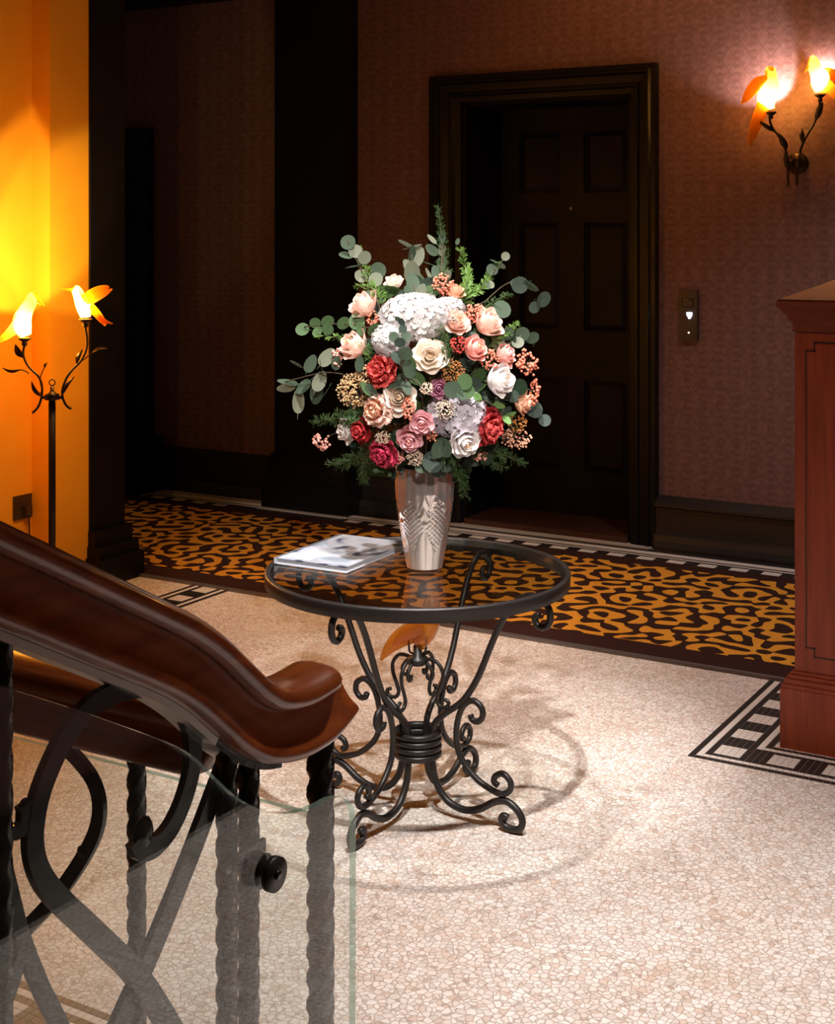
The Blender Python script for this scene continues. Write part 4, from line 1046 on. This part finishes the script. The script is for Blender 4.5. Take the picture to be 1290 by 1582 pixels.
spray('golden tan seed heads under the coral carnation', 562, 580, 16, 'seed_tan', 80, 2.2, 'seed_head', 'seed head')
spray('cream seed cluster above the crimson carnation', 591, 676, 12, 'seed_cream', 70, 1.9, 'seed_head', 'seed head', push=0.02)
spray('cream seed cluster at the vase mouth', 641, 707, 14, 'seed_cream', 80, 1.9, 'seed_head', 'seed head', push=0.02)
spray('cream seed cluster left of the lilac rose', 659, 600, 11, 'seed_cream', 60, 1.7, 'seed_head', 'seed head', push=0.02)
spray('cream seed cluster over the lilac white hydrangea', 688, 632, 17, 'seed_cream', 90, 1.7, 'seed_head', 'seed head', push=0.035)
spray('rust brown seed head right of the creamy white rose', 698, 574, 20, 'seed_rust', 150, 1.8, 'seed_head', 'seed head', push=0.01)
spray('pinkish seed cluster on the blush rose', 702, 492, 8, 'seed_cream', 22, 1.4, 'seed_head', 'seed head', push=0.05)

# eucalyptus and ferns
def leaf_me(kind, mat):
    m = MB(); vs = [(0, 0, 0)]; n = 14
    asp = {'round': 0.50, 'oval': 0.36, 'long': 0.24}[kind]
    ring = []
    for k in range(n):
        a = 2 * PI * k / n; y = 0.5 - 0.5 * math.cos(a); x = asp * math.sin(a) * (1.0 if kind == 'round' else (1 - 0.25 * y))
        ring.append((x, y, 0.10 * x * x / (asp * asp) * asp + 0.08 * y * y))
    vs = [(0, 0.45, 0.0)] + ring
    m.add(vs, [(0, 1 + k, 1 + (k + 1) % n) for k in range(n)], 0, True)
    m.tube([(0, -0.22, -0.01), (0, 0.0, 0.0), (0, 0.6, 0.004)], 0.014, 4)
    return m.mesh('leaf', mat)
def branch(label, pts, leaves, colr, kind='round', stemc='stem_brown', push=0.0, r=0.0016, root=True, name='eucalyptus_branch', cat='foliage'):
    """pts pixels tip last; leaves = list of (px, py, length px, angle deg of leaf axis in the picture, turn)"""
    P = [place(x, y, push)[0] for x, y in pts]
    t = thing(name, label, cat, P[0], 'greenery in the bouquet')
    m = MB(); path = ([MOUTH - UPV * 0.03 + (P[0] - MOUTH) * 0.1, MOUTH + (P[0] - MOUTH) * 0.55] if root else []) + P
    m.tube(spline(path, 5), r, 5); m.build('stem', pm(stemc), t)
    for i, (x, y, L, ang, turn) in enumerate(leaves):
        c = colr[i % len(colr)] if isinstance(colr, (list, tuple)) else colr
        me = CACHE.setdefault(('leaf', kind, c), None) or CACHE.__setitem__(('leaf', kind, c), leaf_me(kind, pm(c))) or CACHE[('leaf', kind, c)]
        p, d, s = place(x, y, push + 0.005)
        a = math.radians(ang); ax = RGT * math.cos(a) + UPV * math.sin(a)
        nz = -FWD + UPV * 0.35
        sd = ax.cross(nz).normalized(); nn = sd.cross(ax).normalized()
        Rm = Matrix((sd, ax, nn)).transposed().to_4x4() @ Matrix.Rotation(math.radians(turn * 1.5 + random.uniform(-28, 28)), 4, 'Y') @ Matrix.Rotation(math.radians(random.uniform(-25, 25)), 4, 'X')
        o = put('leaf', me, t)
        o.matrix_local = Matrix.Translation(p - ax * (0.5 * L * s) - Vector(t.location)) @ Rm @ Matrix.Scale(L * s, 4)
def auto(pts, L, n, spread=55, jit=12):
    """pairs of leaves along a pixel path"""
    out = []; tot = len(pts) - 1
    for i in range(n):
        u = (i + 0.6) / n * tot; k = min(tot - 1, int(u)); f = u - k
        x = pts[k][0] + (pts[k + 1][0] - pts[k][0]) * f; y = pts[k][1] + (pts[k + 1][1] - pts[k][1]) * f
        a0 = math.degrees(math.atan2(-(pts[k + 1][1] - pts[k][1]), pts[k + 1][0] - pts[k][0]))
        for sgn in (-1, 1):
            a = a0 + sgn * (spread + random.uniform(-jit, jit)); ll = L * (1.1 - 0.35 * (i / max(1, n - 1))) * random.uniform(0.85, 1.1)
            out.append((x + math.cos(math.radians(a)) * ll * 0.55, y - math.sin(math.radians(a)) * ll * 0.55, ll, a, random.uniform(-35, 35)))
    return out
branch('eucalyptus branch with round green leaves pointing out at the left, upper one', [(590, 520), (560, 505), (530, 500), (470, 505)],
       [(467, 508, 22, 170, 10), (487, 498, 18, 110, -10), (490, 511, 19, 200, 15), (505, 495, 21, 95, 0), (506, 509, 19, 265, 0), (529, 498, 22, 90, 5), (551, 497, 26, 60, 10), (556, 508, 22, 280, -20), (577, 508, 24, 60, 20)], 'euc_green')
branch('eucalyptus branch with dull pointed leaves reaching out at the left, lower one', [(585, 590), (540, 580), (500, 576), (440, 590)],
       [(445, 588, 34, 160, 20), (442, 596, 30, 175, -30), (457, 562, 22, 150, 60), (480, 562, 30, 65, 10), (505, 552, 34, 50, 20), (498, 562, 26, 90, -40), (469, 598, 30, 225, 20), (494, 589, 34, 65, 10), (486, 610, 36, 250, 10), (504, 608, 26, 245, 40), (465, 620, 40, 75, 15), (520, 560, 24, 80, 0)], ['euc', 'euc_pale', 'euc'], 'oval')
branch('eucalyptus sprig rising at the upper left corner', [(585, 470), (565, 430), (550, 400), (538, 372)],
       [(537, 374, 24, 95, 0), (549, 388, 22, 60, 20), (535, 392, 22, 150, 20), (563, 398, 22, 60, 10), (546, 414, 26, 200, 50), (558, 427, 22, 170, 0), (584, 418, 26, 60, 10), (580, 432, 24, 70, -20)], ['euc', 'euc_pale'])
branch('tall pale silvery eucalyptus tip rising over the white hydrangea', [(640, 500), (640, 450), (638, 410), (635, 378)],
       [(625, 380, 26, 170, 55), (640, 382, 26, 10, 50), (630, 395, 34, 110, 20), (645, 397, 34, 65, 10), (636, 418, 40, 95, 0), (640, 438, 36, 88, 25), (630, 412, 26, 130, 10), (650, 450, 26, 65, 0), (632, 452, 24, 110, 0)], ['euc_pale', 'euc_pale', 'euc'], 'oval', push=-0.02)
branch('eucalyptus spray with paired oval leaves at the top', [(680, 460), (682, 420), (684, 370)], [(669, 368, 20, 120, 20), (682, 366, 20, 90, 0), (667, 386, 24, 140, 10), (684, 385, 22, 80, 20), (663, 407, 22, 160, 30), (683, 405, 26, 85, 10), (690, 425, 22, 60, 0), (672, 420, 22, 110, 0), (707, 373, 11, 70, 0), (662, 425, 24, 120, 20)], ['euc_pale', 'euc', 'euc'], 'oval', push=-0.05)
branch('small eucalyptus twig with round leaves toward the door', [(720, 480), (750, 440), (768, 412), (780, 398)], [(781, 396, 14, 60, 0), (763, 404, 13, 160, 30), (776, 408, 14, 350, 55), (760, 417, 19, 200, 10), (757, 440, 14, 300, 0), (752, 442, 12, 240, 0)], ['euc_pale', 'euc'], push=-0.04)
branch('eucalyptus branch with big grey leaves arching out to the right', [(720, 490), (750, 465), (780, 440), (805, 434), (830, 450)], [(803, 440, 27, 200, 0), (822, 436, 28, 352, 60), (838, 462, 27, 75, 10), (826, 475, 19, 270, 0), (775, 478, 30, 330, 0), (795, 437, 14, 70, 0)], ['euc_grey', 'euc', 'euc_grey'], push=-0.04)
branch('eucalyptus sprig behind the pink roses on the right', [(740, 560), (775, 540), (800, 522), (818, 520)], [(806, 516, 24, 80, 0), (800, 530, 20, 250, 10), (822, 521, 22, 40, 40), (783, 515, 22, 120, 10), (770, 530, 24, 100, 0), (829, 528, 18, 280, 60)], ['euc', 'euc_pale', 'euc'], push=-0.03)
branch('eucalyptus leaves at the lower right edge', [(760, 620), (795, 620), (820, 635)], [(825, 632, 29, 340, 0), (841, 650, 20, 300, 0), (805, 598, 26, 60, 0), (792, 612, 20, 280, 0)], ['euc_grey', 'euc_grey', 'leaf_dark'], push=-0.02)
branch('eucalyptus leaves over the vase mouth', [(660, 660), (670, 680), (680, 700)], [(676, 692, 32, 110, 10), (690, 690, 34, 75, -10), (668, 714, 34, 200, 0), (690, 716, 30, 330, 0), (655, 722, 26, 240, 0), (680, 726, 30, 270, 0)], ['euc', 'euc', 'euc_grey'], push=0.03)
branch('small dark eucalyptus tip lying against the white hydrangea', [(620, 560), (622, 530), (618, 495)], [(615, 492, 9, 100, 0), (622, 497, 13, 80, 0), (608, 521, 17, 170, 10), (622, 508, 14, 90, 0), (628, 520, 16, 60, 0), (618, 528, 18, 100, 0), (626, 545, 24, 75, 0), (614, 552, 20, 110, 10)], ['euc', 'euc_grey'], 'round', push=0.075)
branch('eucalyptus leaves between the coral carnation and white rose', [(650, 600), (630, 580), (615, 560)], [(630, 570, 32, 120, 10), (645, 585, 32, 330, 0), (618, 590, 28, 250, 10), (605, 592, 26, 200, 0), (640, 560, 26, 80, 0), (628, 600, 24, 280, 0)], ['euc', 'euc_green', 'euc'], 'oval', push=0.02)
branch('rounded green leaves right of the lilac rose', [(690, 620), (710, 605), (730, 600)], [(699, 602, 28, 150, 0), (718, 590, 26, 80, 0), (722, 605, 24, 350, 20), (713, 610, 20, 300, 0)], ['euc', 'euc_green', 'euc_green'], push=0.035)
branch('bright lime leaves above the red carnation', [(730, 625), (750, 620), (780, 640)], [(739, 615, 19, 300, 0), (771, 626, 20, 350, 40), (789, 641, 20, 20, 30), (782, 650, 18, 300, 0)], 'lime', 'oval', push=0.03)
branch('two green leaves beside the tan seed heads', [(590, 620), (570, 605), (555, 595)], [(563, 602, 26, 140, 10), (574, 606, 28, 300, 10), (540, 640, 24, 190, 0), (556, 562, 26, 80, 0)], ['euc_green', 'euc'], 'oval', push=0.02)
branch('dull leaf pair under the large white rose', [(700, 700), (735, 705), (752, 700)], [(752, 702, 34, 80, 0), (731, 712, 24, 340, 0), (760, 690, 22, 30, 0)], ['leaf_dark', 'euc_grey'], 'oval')

def fern(label, pts, L, n, colr, push=0.0, ratio=0.055):
    P0 = [place(x, y, push)[0] for x, y in pts]
    t = thing('fern_sprig', label, 'foliage', P0[0], 'greenery in the bouquet')
    path = spline([MOUTH - UPV * 0.03 + (P0[0] - MOUTH) * 0.1, MOUTH + (P0[0] - MOUTH) * 0.55] + P0, 8)
    m = MB(); m.tube(path, 0.0013, 5); m.build('stem', pm('stem'), t)
    body = path[len(path) * 2 // 5:]; s = BD / FPX
    m = MB(); rnd = random.Random(int(pts[0][0] * 3 + pts[-1][1]))
    for i in range(n):
        u = i / n * (len(body) - 1.01); k = int(u); p = body[k].lerp(body[k + 1], u - k); tg = (body[k + 1] - body[k]).normalized()
        for rep in range(3):
            ph = rnd.uniform(0, 2 * PI); o = tg.orthogonal().normalized(); sd = Matrix.Rotation(ph, 3, tg) @ o
            d = (tg * 0.8 + sd).normalized(); ll = L * s * rnd.uniform(0.6, 1.1) * (1.0 - 0.45 * i / n)
            w = d.cross(sd.cross(d)).normalized() if False else d.orthogonal().normalized(); w = Matrix.Rotation(rnd.uniform(0, 6), 3, d) @ w
            hw = ll * ratio
            m.add([p - w * hw * 0.5, p + d * ll * 0.5 - w * hw, p + d * ll, p + d * ll * 0.5 + w * hw], [(0, 1, 2, 3)], 0, False)
            for q in (0.35, 0.6):
                e = p + d * ll * q; dd = (d + w * rnd.choice((-1, 1)) * 1.1 + tg * 0.3).normalized(); l2 = ll * 0.42
                n2 = dd.orthogonal().normalized()
                m.add([e - n2 * hw * 0.4, e + dd * l2 * 0.5 - n2 * hw * 0.8, e + dd * l2, e + dd * l2 * 0.5 + n2 * hw * 0.8], [(0, 1, 2, 3)], 0, False)
    o = m.build('needles', pm(colr), t); o['kind'] = 'stuff'
fern('tallest feathery green sprig rising at the very top', [(685, 450), (686, 410), (682, 365), (677, 318)], 20, 46, 'fern', -0.05)
fern('bright green leafy sprig at the top, toward the door', [(715, 470), (722, 440), (720, 415), (712, 385)], 20, 46, 'fern_bright', -0.03, 0.11)
fern('green sprig reaching up and right near the top', [(720, 470), (742, 445), (760, 420), (772, 408)], 16, 40, 'fern_bright', -0.04, 0.1)
fern('green sprig at the upper left corner beside the eucalyptus', [(590, 470), (572, 430), (560, 405), (553, 385)], 18, 40, 'fern_bright', -0.02, 0.09)
fern('short green sprig pointing left at the upper left', [(590, 470), (570, 445), (545, 442)], 13, 26, 'fern_bright', -0.02, 0.08)
fern('feathery sprig pointing left under the upper eucalyptus', [(570, 545), (535, 525), (490, 517)], 17, 36, 'fern_bright', 0, 0.07)
fern('feathery sprig pointing left below the tan seed heads', [(570, 650), (530, 645), (485, 652)], 26, 52, 'fern', 0, 0.05)
fern('drooping feathery sprig at the lower left', [(600, 690), (560, 705), (515, 718)], 30, 60, 'fern', 0, 0.045)
fern('second drooping feathery sprig at the lower left', [(600, 700), (570, 720), (560, 742)], 28, 52, 'fern', 0, 0.045)
fern('feathery sprig hanging down beside the vase', [(690, 700), (708, 725), (720, 768)], 24, 60, 'fern', 0.02, 0.05)
fern('feathery sprig at the lower right edge', [(730, 690), (770, 700), (808, 715)], 24, 52, 'fern', -0.02, 0.05)
fern('short feathery sprig below the right carnation', [(720, 690), (750, 710), (780, 722)], 22, 44, 'fern', -0.01, 0.05)
fern('dark sprig beside the blush rose', [(690, 560), (688, 530), (680, 505)], 16, 36, 'fern', 0.03, 0.05)
fern('green sprig over the large blush rose at the right', [(760, 530), (785, 512), (800, 500)], 15, 36, 'fern_bright', -0.02, 0.08)
fern('thin sprig between the right eucalyptus leaves', [(740, 490), (770, 462), (790, 455)], 15, 30, 'fern', -0.04, 0.07)

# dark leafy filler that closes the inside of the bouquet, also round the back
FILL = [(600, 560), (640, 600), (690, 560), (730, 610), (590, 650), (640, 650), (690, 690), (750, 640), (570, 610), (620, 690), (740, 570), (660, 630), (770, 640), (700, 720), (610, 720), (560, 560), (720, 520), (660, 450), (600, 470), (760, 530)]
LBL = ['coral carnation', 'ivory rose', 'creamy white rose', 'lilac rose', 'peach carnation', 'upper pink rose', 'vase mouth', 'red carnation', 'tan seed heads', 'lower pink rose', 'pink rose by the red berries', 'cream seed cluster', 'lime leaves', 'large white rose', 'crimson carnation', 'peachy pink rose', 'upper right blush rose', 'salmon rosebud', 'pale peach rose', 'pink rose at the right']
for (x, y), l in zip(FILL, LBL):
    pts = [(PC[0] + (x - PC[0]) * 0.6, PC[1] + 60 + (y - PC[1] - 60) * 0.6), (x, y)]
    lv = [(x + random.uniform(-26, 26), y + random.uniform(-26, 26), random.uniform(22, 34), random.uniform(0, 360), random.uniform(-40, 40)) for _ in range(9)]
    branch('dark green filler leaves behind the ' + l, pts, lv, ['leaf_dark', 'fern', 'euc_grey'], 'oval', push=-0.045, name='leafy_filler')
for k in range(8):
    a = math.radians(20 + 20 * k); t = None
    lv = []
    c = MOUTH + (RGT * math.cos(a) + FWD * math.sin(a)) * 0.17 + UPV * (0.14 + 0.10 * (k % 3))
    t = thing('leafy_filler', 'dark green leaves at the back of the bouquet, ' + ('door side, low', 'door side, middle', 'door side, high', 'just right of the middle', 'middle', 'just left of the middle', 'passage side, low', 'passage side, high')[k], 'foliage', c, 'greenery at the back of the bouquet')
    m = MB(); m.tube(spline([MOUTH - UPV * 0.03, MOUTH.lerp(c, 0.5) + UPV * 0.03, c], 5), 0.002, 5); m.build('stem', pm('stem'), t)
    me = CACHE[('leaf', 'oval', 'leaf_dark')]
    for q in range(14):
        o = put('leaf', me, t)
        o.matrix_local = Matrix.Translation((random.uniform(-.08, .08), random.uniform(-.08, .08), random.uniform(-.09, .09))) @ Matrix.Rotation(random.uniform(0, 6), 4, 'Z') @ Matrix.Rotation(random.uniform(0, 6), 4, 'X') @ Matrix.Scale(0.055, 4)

# ------------------------------------------------------------------ stair railing in the foreground
XF, YB = -1.08, 1.60
def WX(px, py, X):
    r = ray(px, py); return CAMP + r * (X / r.x)
rl = thing('stair_railing', 'sloping mahogany handrail on scrolled black iron, levelling out at its end', 'railing', (XF, 1.2, 0))
cap_prof = [(-0.012, 0.031), (-0.030, 0.028), (-0.042, 0.020), (-0.046, 0.012), (-0.043, 0.004), (-0.034, 0.0), (0.034, 0.0), (0.043, 0.004), (0.046, 0.012), (0.042, 0.020), (0.030, 0.028), (0.012, 0.031)]
body_prof = [(-0.027, 0.001), (-0.027, -0.005), (-0.029, -0.010), (-0.030, -0.022), (-0.033, -0.036), (-0.038, -0.045), (-0.042, -0.050), (-0.043, -0.056), (-0.039, -0.062), (-0.030, -0.064), (0.030, -0.064), (0.039, -0.062), (0.043, -0.056), (0.042, -0.050), (0.038, -0.045), (0.033, -0.036), (0.030, -0.022), (0.029, -0.010), (0.027, -0.005), (0.027, 0.001)]
def sweep(m, prof, path, at, axis='Y', smooth=True, scale=None, pivot=0.0):
    """moulding profile (sideways, height) carried along a path of (run, z); axis = direction of the run"""
    P = [Vector((p[0], p[1])) for p in path]; n = len(prof); vs = []
    for i, p in enumerate(P):
        a = P[max(0, i - 1)]; c = P[min(len(P) - 1, i + 1)]; t = (c - a).normalized(); nn = Vector((-t.y, t.x))
        s = scale(i, len(P)) if scale else 1.0
        for w, h in prof:
            hh = (h - pivot) * s + pivot; run = p.x + nn.x * hh; z = p.y + nn.y * hh
            vs.append((at + w * s, run, z) if axis == 'Y' else (run, at + w * s, z))
    fs = [(i * n + k, i * n + (k + 1) % n, (i + 1) * n + (k + 1) % n, (i + 1) * n + k) for i in range(len(P) - 1) for k in range(n)]
    fs += [tuple(range(n)), tuple((len(P) - 1) * n + k for k in reversed(range(n)))]
    m.add(vs, fs, 0, smooth)
groove = [(0.20, 1.707), (0.60, 1.490), (0.966, 1.292), (1.04, 1.252), (1.122, 1.207), (1.21, 1.159), (1.262, 1.129), (1.31, 1.095), (1.353, 1.058), (1.392, 1.025), (1.430, 1.003), (1.481, 0.992), (1.53, 0.993), (1.575, 0.999)]
TP = [(p.x, p.y) for p in spline([Vector((y, z, 0)) for y, z in groove], 6)]
b = MB(); sweep(b, cap_prof, TP[:-1], XF, scale=lambda i, n: 1.0 if i < n - 4 else (0.985, 0.95, 0.86, 0.62)[i - n + 4], pivot=0.012); b.build('handrail_cap', M['mahogany_flight'], rl)
b = MB(); sweep(b, body_prof, TP[:-6] + [(1.54, 0.996), (1.556, 1.002), (1.567, 1.008)], XF); b.build('handrail_body', M['mahogany_flight'], rl)
bar_prof = [(-0.020, -0.0645), (0.020, -0.0645), (0.020, -0.073), (-0.020, -0.073)]
b = MB(); sweep(b, bar_prof, TP[:-28], XF, smooth=False); o = b.build('underside_bar', M['steel'], rl); o['label'] = 'bare steel bar under the handrail'
b = MB(); sweep(b, [(u, h) for u, h in bar_prof], TP[-29:-14], XF, smooth=False); o = b.build('underside_bar', M['black_iron'], rl)
def twisted(m, x, y, z0, z1, side, pitch=0.142):
    n = int((z1 - z0) / 0.006); vs = []
    h = side / 2; e = h * 0.72
    sec = [(h, -e), (h, e), (e, h), (-e, h), (-h, e), (-h, -e), (-e, -h), (e, -h)]
    for i in range(n + 1):
        z = z0 + (z1 - z0) * i / n; a = 2 * PI * z / pitch; ca, sa = math.cos(a), math.sin(a)
        for u, w in sec: vs.append((x + u * ca - w * sa, y + u * sa + w * ca, z))
    fs = [(i * 8 + k, i * 8 + (k + 1) % 8, (i + 1) * 8 + (k + 1) % 8, (i + 1) * 8 + k) for i in range(n) for k in range(8)] + [tuple(reversed(range(8))), tuple(n * 8 + k for k in range(8))]
    m.add(vs, fs, 0, True)
def zrail(y):
    for (xa, za), (xb, zb) in zip(TP, TP[1:]):
        if xa <= y <= xb: return za + (zb - za) * (y - xa) / (xb - xa)
    return TP[-1][1]
for px_, sd in ((495, 0.031), (383, 0.024), (350, 0.022), (3, 0.018)):
    y = WX(px_, 1300, XF).y; m = MB(); twisted(m, XF, y, 0.0, zrail(y) - 0.066, sd); m.build('baluster', M['black_iron'], rl)
def strap(m, pts, at, w=0.024, th=0.009, k=5, taper=None, plane='X'):
    P = spline([(WX if plane == 'X' else W)(a, c, at) for a, c in pts], k); n = len(P); vs = []
    off = Vector((th / 2, 0, 0)) if plane == 'X' else Vector((0, -th / 2, 0))
    for i, p in enumerate(P):
        a = P[max(0, i - 1)]; c = P[min(n - 1, i + 1)]; t = (c - a).normalized(); nn = off.cross(t).normalized(); hw = w / 2 * (taper(i / (n - 1)) if taper else 1)
        vs += [p + nn * hw + off, p - nn * hw + off, p - nn * hw - off, p + nn * hw - off]
    fs = [(i * 4 + q, i * 4 + (q + 1) % 4, (i + 1) * 4 + (q + 1) % 4, (i + 1) * 4 + q) for i in range(n - 1) for q in range(4)] + [(3, 2, 1, 0), ((n - 1) * 4, (n - 1) * 4 + 1, (n - 1) * 4 + 2, (n - 1) * 4 + 3)]
    m.add(vs, fs, 0, False)
loopP = [(330, 1700), (285, 1625), (243, 1555), (204, 1499), (174, 1469), (130, 1427), (91, 1390), (65, 1357), (52, 1321), (51, 1278), (64, 1217), (95, 1147), (134, 1095), (182, 1068), (234, 1061), (270, 1080), (293, 1121), (297, 1174), (286, 1226), (265, 1275), (240, 1305), (219, 1309), (213, 1292)]
b = MB(); strap(b, loopP, XF, 0.027, 0.010, taper=lambda t: 0.85 + 0.15 * max(0, 1 - abs(t - 0.1) * 4) if t < 0.9 else 0.85 + (t - 0.9) * 4)
e = WX(221, 1288, XF); b.sphere(e, 0.016, 2, 0, (0.45, 1.0, 1.3)); b.build('scroll_strap', M['black_iron'], rl)
b = MB(); strap(b, [(352, 1165), (290, 1330), (226, 1486), (187, 1572), (150, 1660)], XF - 0.011, 0.027); b.build('diagonal_strap', M['black_iron'], rl)
b = MB(); strap(b, [(-30, 1240), (0, 1325), (30, 1441), (60, 1520), (95, 1592), (140, 1700)], XF - 0.011, 0.018); b.build('diagonal_strap', M['black_iron'], rl)
b = MB(); strap(b, [(-6, 1284), (20, 1286), (35, 1274), (39, 1252), (38, 1240)], XF, 0.012, taper=lambda t: 1 + t * 0.7); b.sphere(WX(38, 1247, XF), 0.009, 2, 0, (0.45, 1, 1.1)); b.build('curl', M['black_iron'], rl)
b = MB(); strap(b, [(-20, 1610), (12, 1535), (34, 1460)], XF, 0.015); b.build('diagonal_strap', M['black_iron'], rl)

# level railing behind it
r2 = thing('landing_railing', 'level mahogany handrail on black iron just behind the sloping handrail', 'railing', (-1.6, YB, 0))
prof2 = [(-0.012, 0.0), (-0.032, -0.004), (-0.042, -0.014), (-0.044, -0.026), (-0.038, -0.036), (-0.034, -0.044), (-0.036, -0.052), (-0.038, -0.075), (-0.043, -0.088), (-0.044, -0.098), (-0.036, -0.106), (0.036, -0.106), (0.044, -0.098), (0.043, -0.088), (0.038, -0.075), (0.036, -0.052), (0.034, -0.044), (0.038, -0.036), (0.044, -0.026), (0.042, -0.014), (0.032, -0.004), (0.012, 0.0)]
b = MB(); xe = W(338, 1170, YB).x
path2 = [(-3.2, 0.930), (-2.5, 0.930), (-2.0, 0.930), (xe - 0.10, 0.930), (xe - 0.05, 0.930), (xe - 0.02, 0.930), (xe, 0.930)]
sweep(b, prof2, path2, YB, 'X', scale=lambda i, n: 1.0 if i < n - 2 else (0.96, 0.82)[i - n + 2], pivot=-0.05); b.build('handrail', M['mahogany'], r2)
x = W(211, 1300, YB).x; m = MB(); twisted(m, x, YB, 0.0, 0.825, 0.024); m.build('baluster', M['black_iron'], r2)
for x in (-1.85, -2.3): m = MB(); twisted(m, x, YB, 0.0, 0.825, 0.024); m.build('baluster', M['black_iron'], r2)
b = MB(); strap(b, [(66, 1122), (92, 1146), (121, 1174), (145, 1208), (154, 1247), (146, 1290), (117, 1343), (78, 1395), (35, 1442), (0, 1490), (-30, 1540)], YB, 0.023, plane='Y'); b.build('scroll_strap', M['black_iron'], r2)
b = MB(); p = W(130, 1316, YB); b.sphere(p, 0.014, 2, 0, (1.0, 0.5, 0.8)); b.build('collar', M['black_iron'], r2)

# glass guard panels
XG = -1.02
g1 = thing('glass_guard', 'clear glass guard panel with curved top edge before the sloping railing', 'glass guard', (XG, 1.2, 0))
edge = [(0, 1060), (120, 1098), (250, 1145), (292, 1169), (330, 1206), (362, 1233), (400, 1250), (440, 1254), (478, 1243), (500, 1232), (516, 1229), (530, 1235), (538, 1250), (540, 1272)]
pe = spline([WX(x, y, XG) for x, y in edge], 4)
sl = (pe[0] - pe[4]).normalized(); poly = [pe[0] + sl * ((0.25 - pe[0].y) / sl.y)] + pe
poly += [Vector((XG, poly[-1].y - 0.003, 0.03)), Vector((XG, 0.25, 0.03))]
b = MB(); b.prism(poly, (0.010, 0, 0), 0, 1); b.build('pane', [M['glass_panel'], M['glass_edge']], g1)
kb = WX(429, 1352, XG + 0.02)
b = MB(); b.tube([(XG + 0.011, kb.y, kb.z), (XG + 0.019, kb.y, kb.z)], 0.0205, 32); b.build('clamp_disc', M['iron'], g1)
b = MB(); b.tube([(XG - 0.010, kb.y, kb.z), (XG - 0.001, kb.y, kb.z)], 0.0205, 32); b.build('clamp_disc', M['black_iron'], g1)
b = MB(); b.tube([(XG + 0.019, kb.y, kb.z), (XG + 0.0225, kb.y, kb.z)], 0.006, 6); b.build('clamp_bolt', M['black_iron'], g1)
b = MB(); b.tube([(XG - 0.010, kb.y, kb.z), (XF + 0.014, kb.y, kb.z)], 0.009, 16); b.box(XF + 0.012, XF + 0.018, 1.34, 1.42, kb.z - 0.008, kb.z + 0.008); b.build('bracket_arm', M['black_iron'], g1)
YG2 = 1.66
g2 = thing('glass_guard', 'clear glass guard panel with straight level top behind the level handrail', 'glass guard', (-1.7, YG2, 0))
za = W(200, 1187, YG2).z; xa = W(492, 1252, YG2).x
b = MB(); b.prism([Vector((-3.2, YG2, za)), Vector((xa, YG2, za)), Vector((xa, YG2, 0.03)), Vector((-3.2, YG2, 0.03))], (0, 0.010, 0), 0, 1); b.build('pane', [M['glass_panel'], M['glass_edge']], g2)
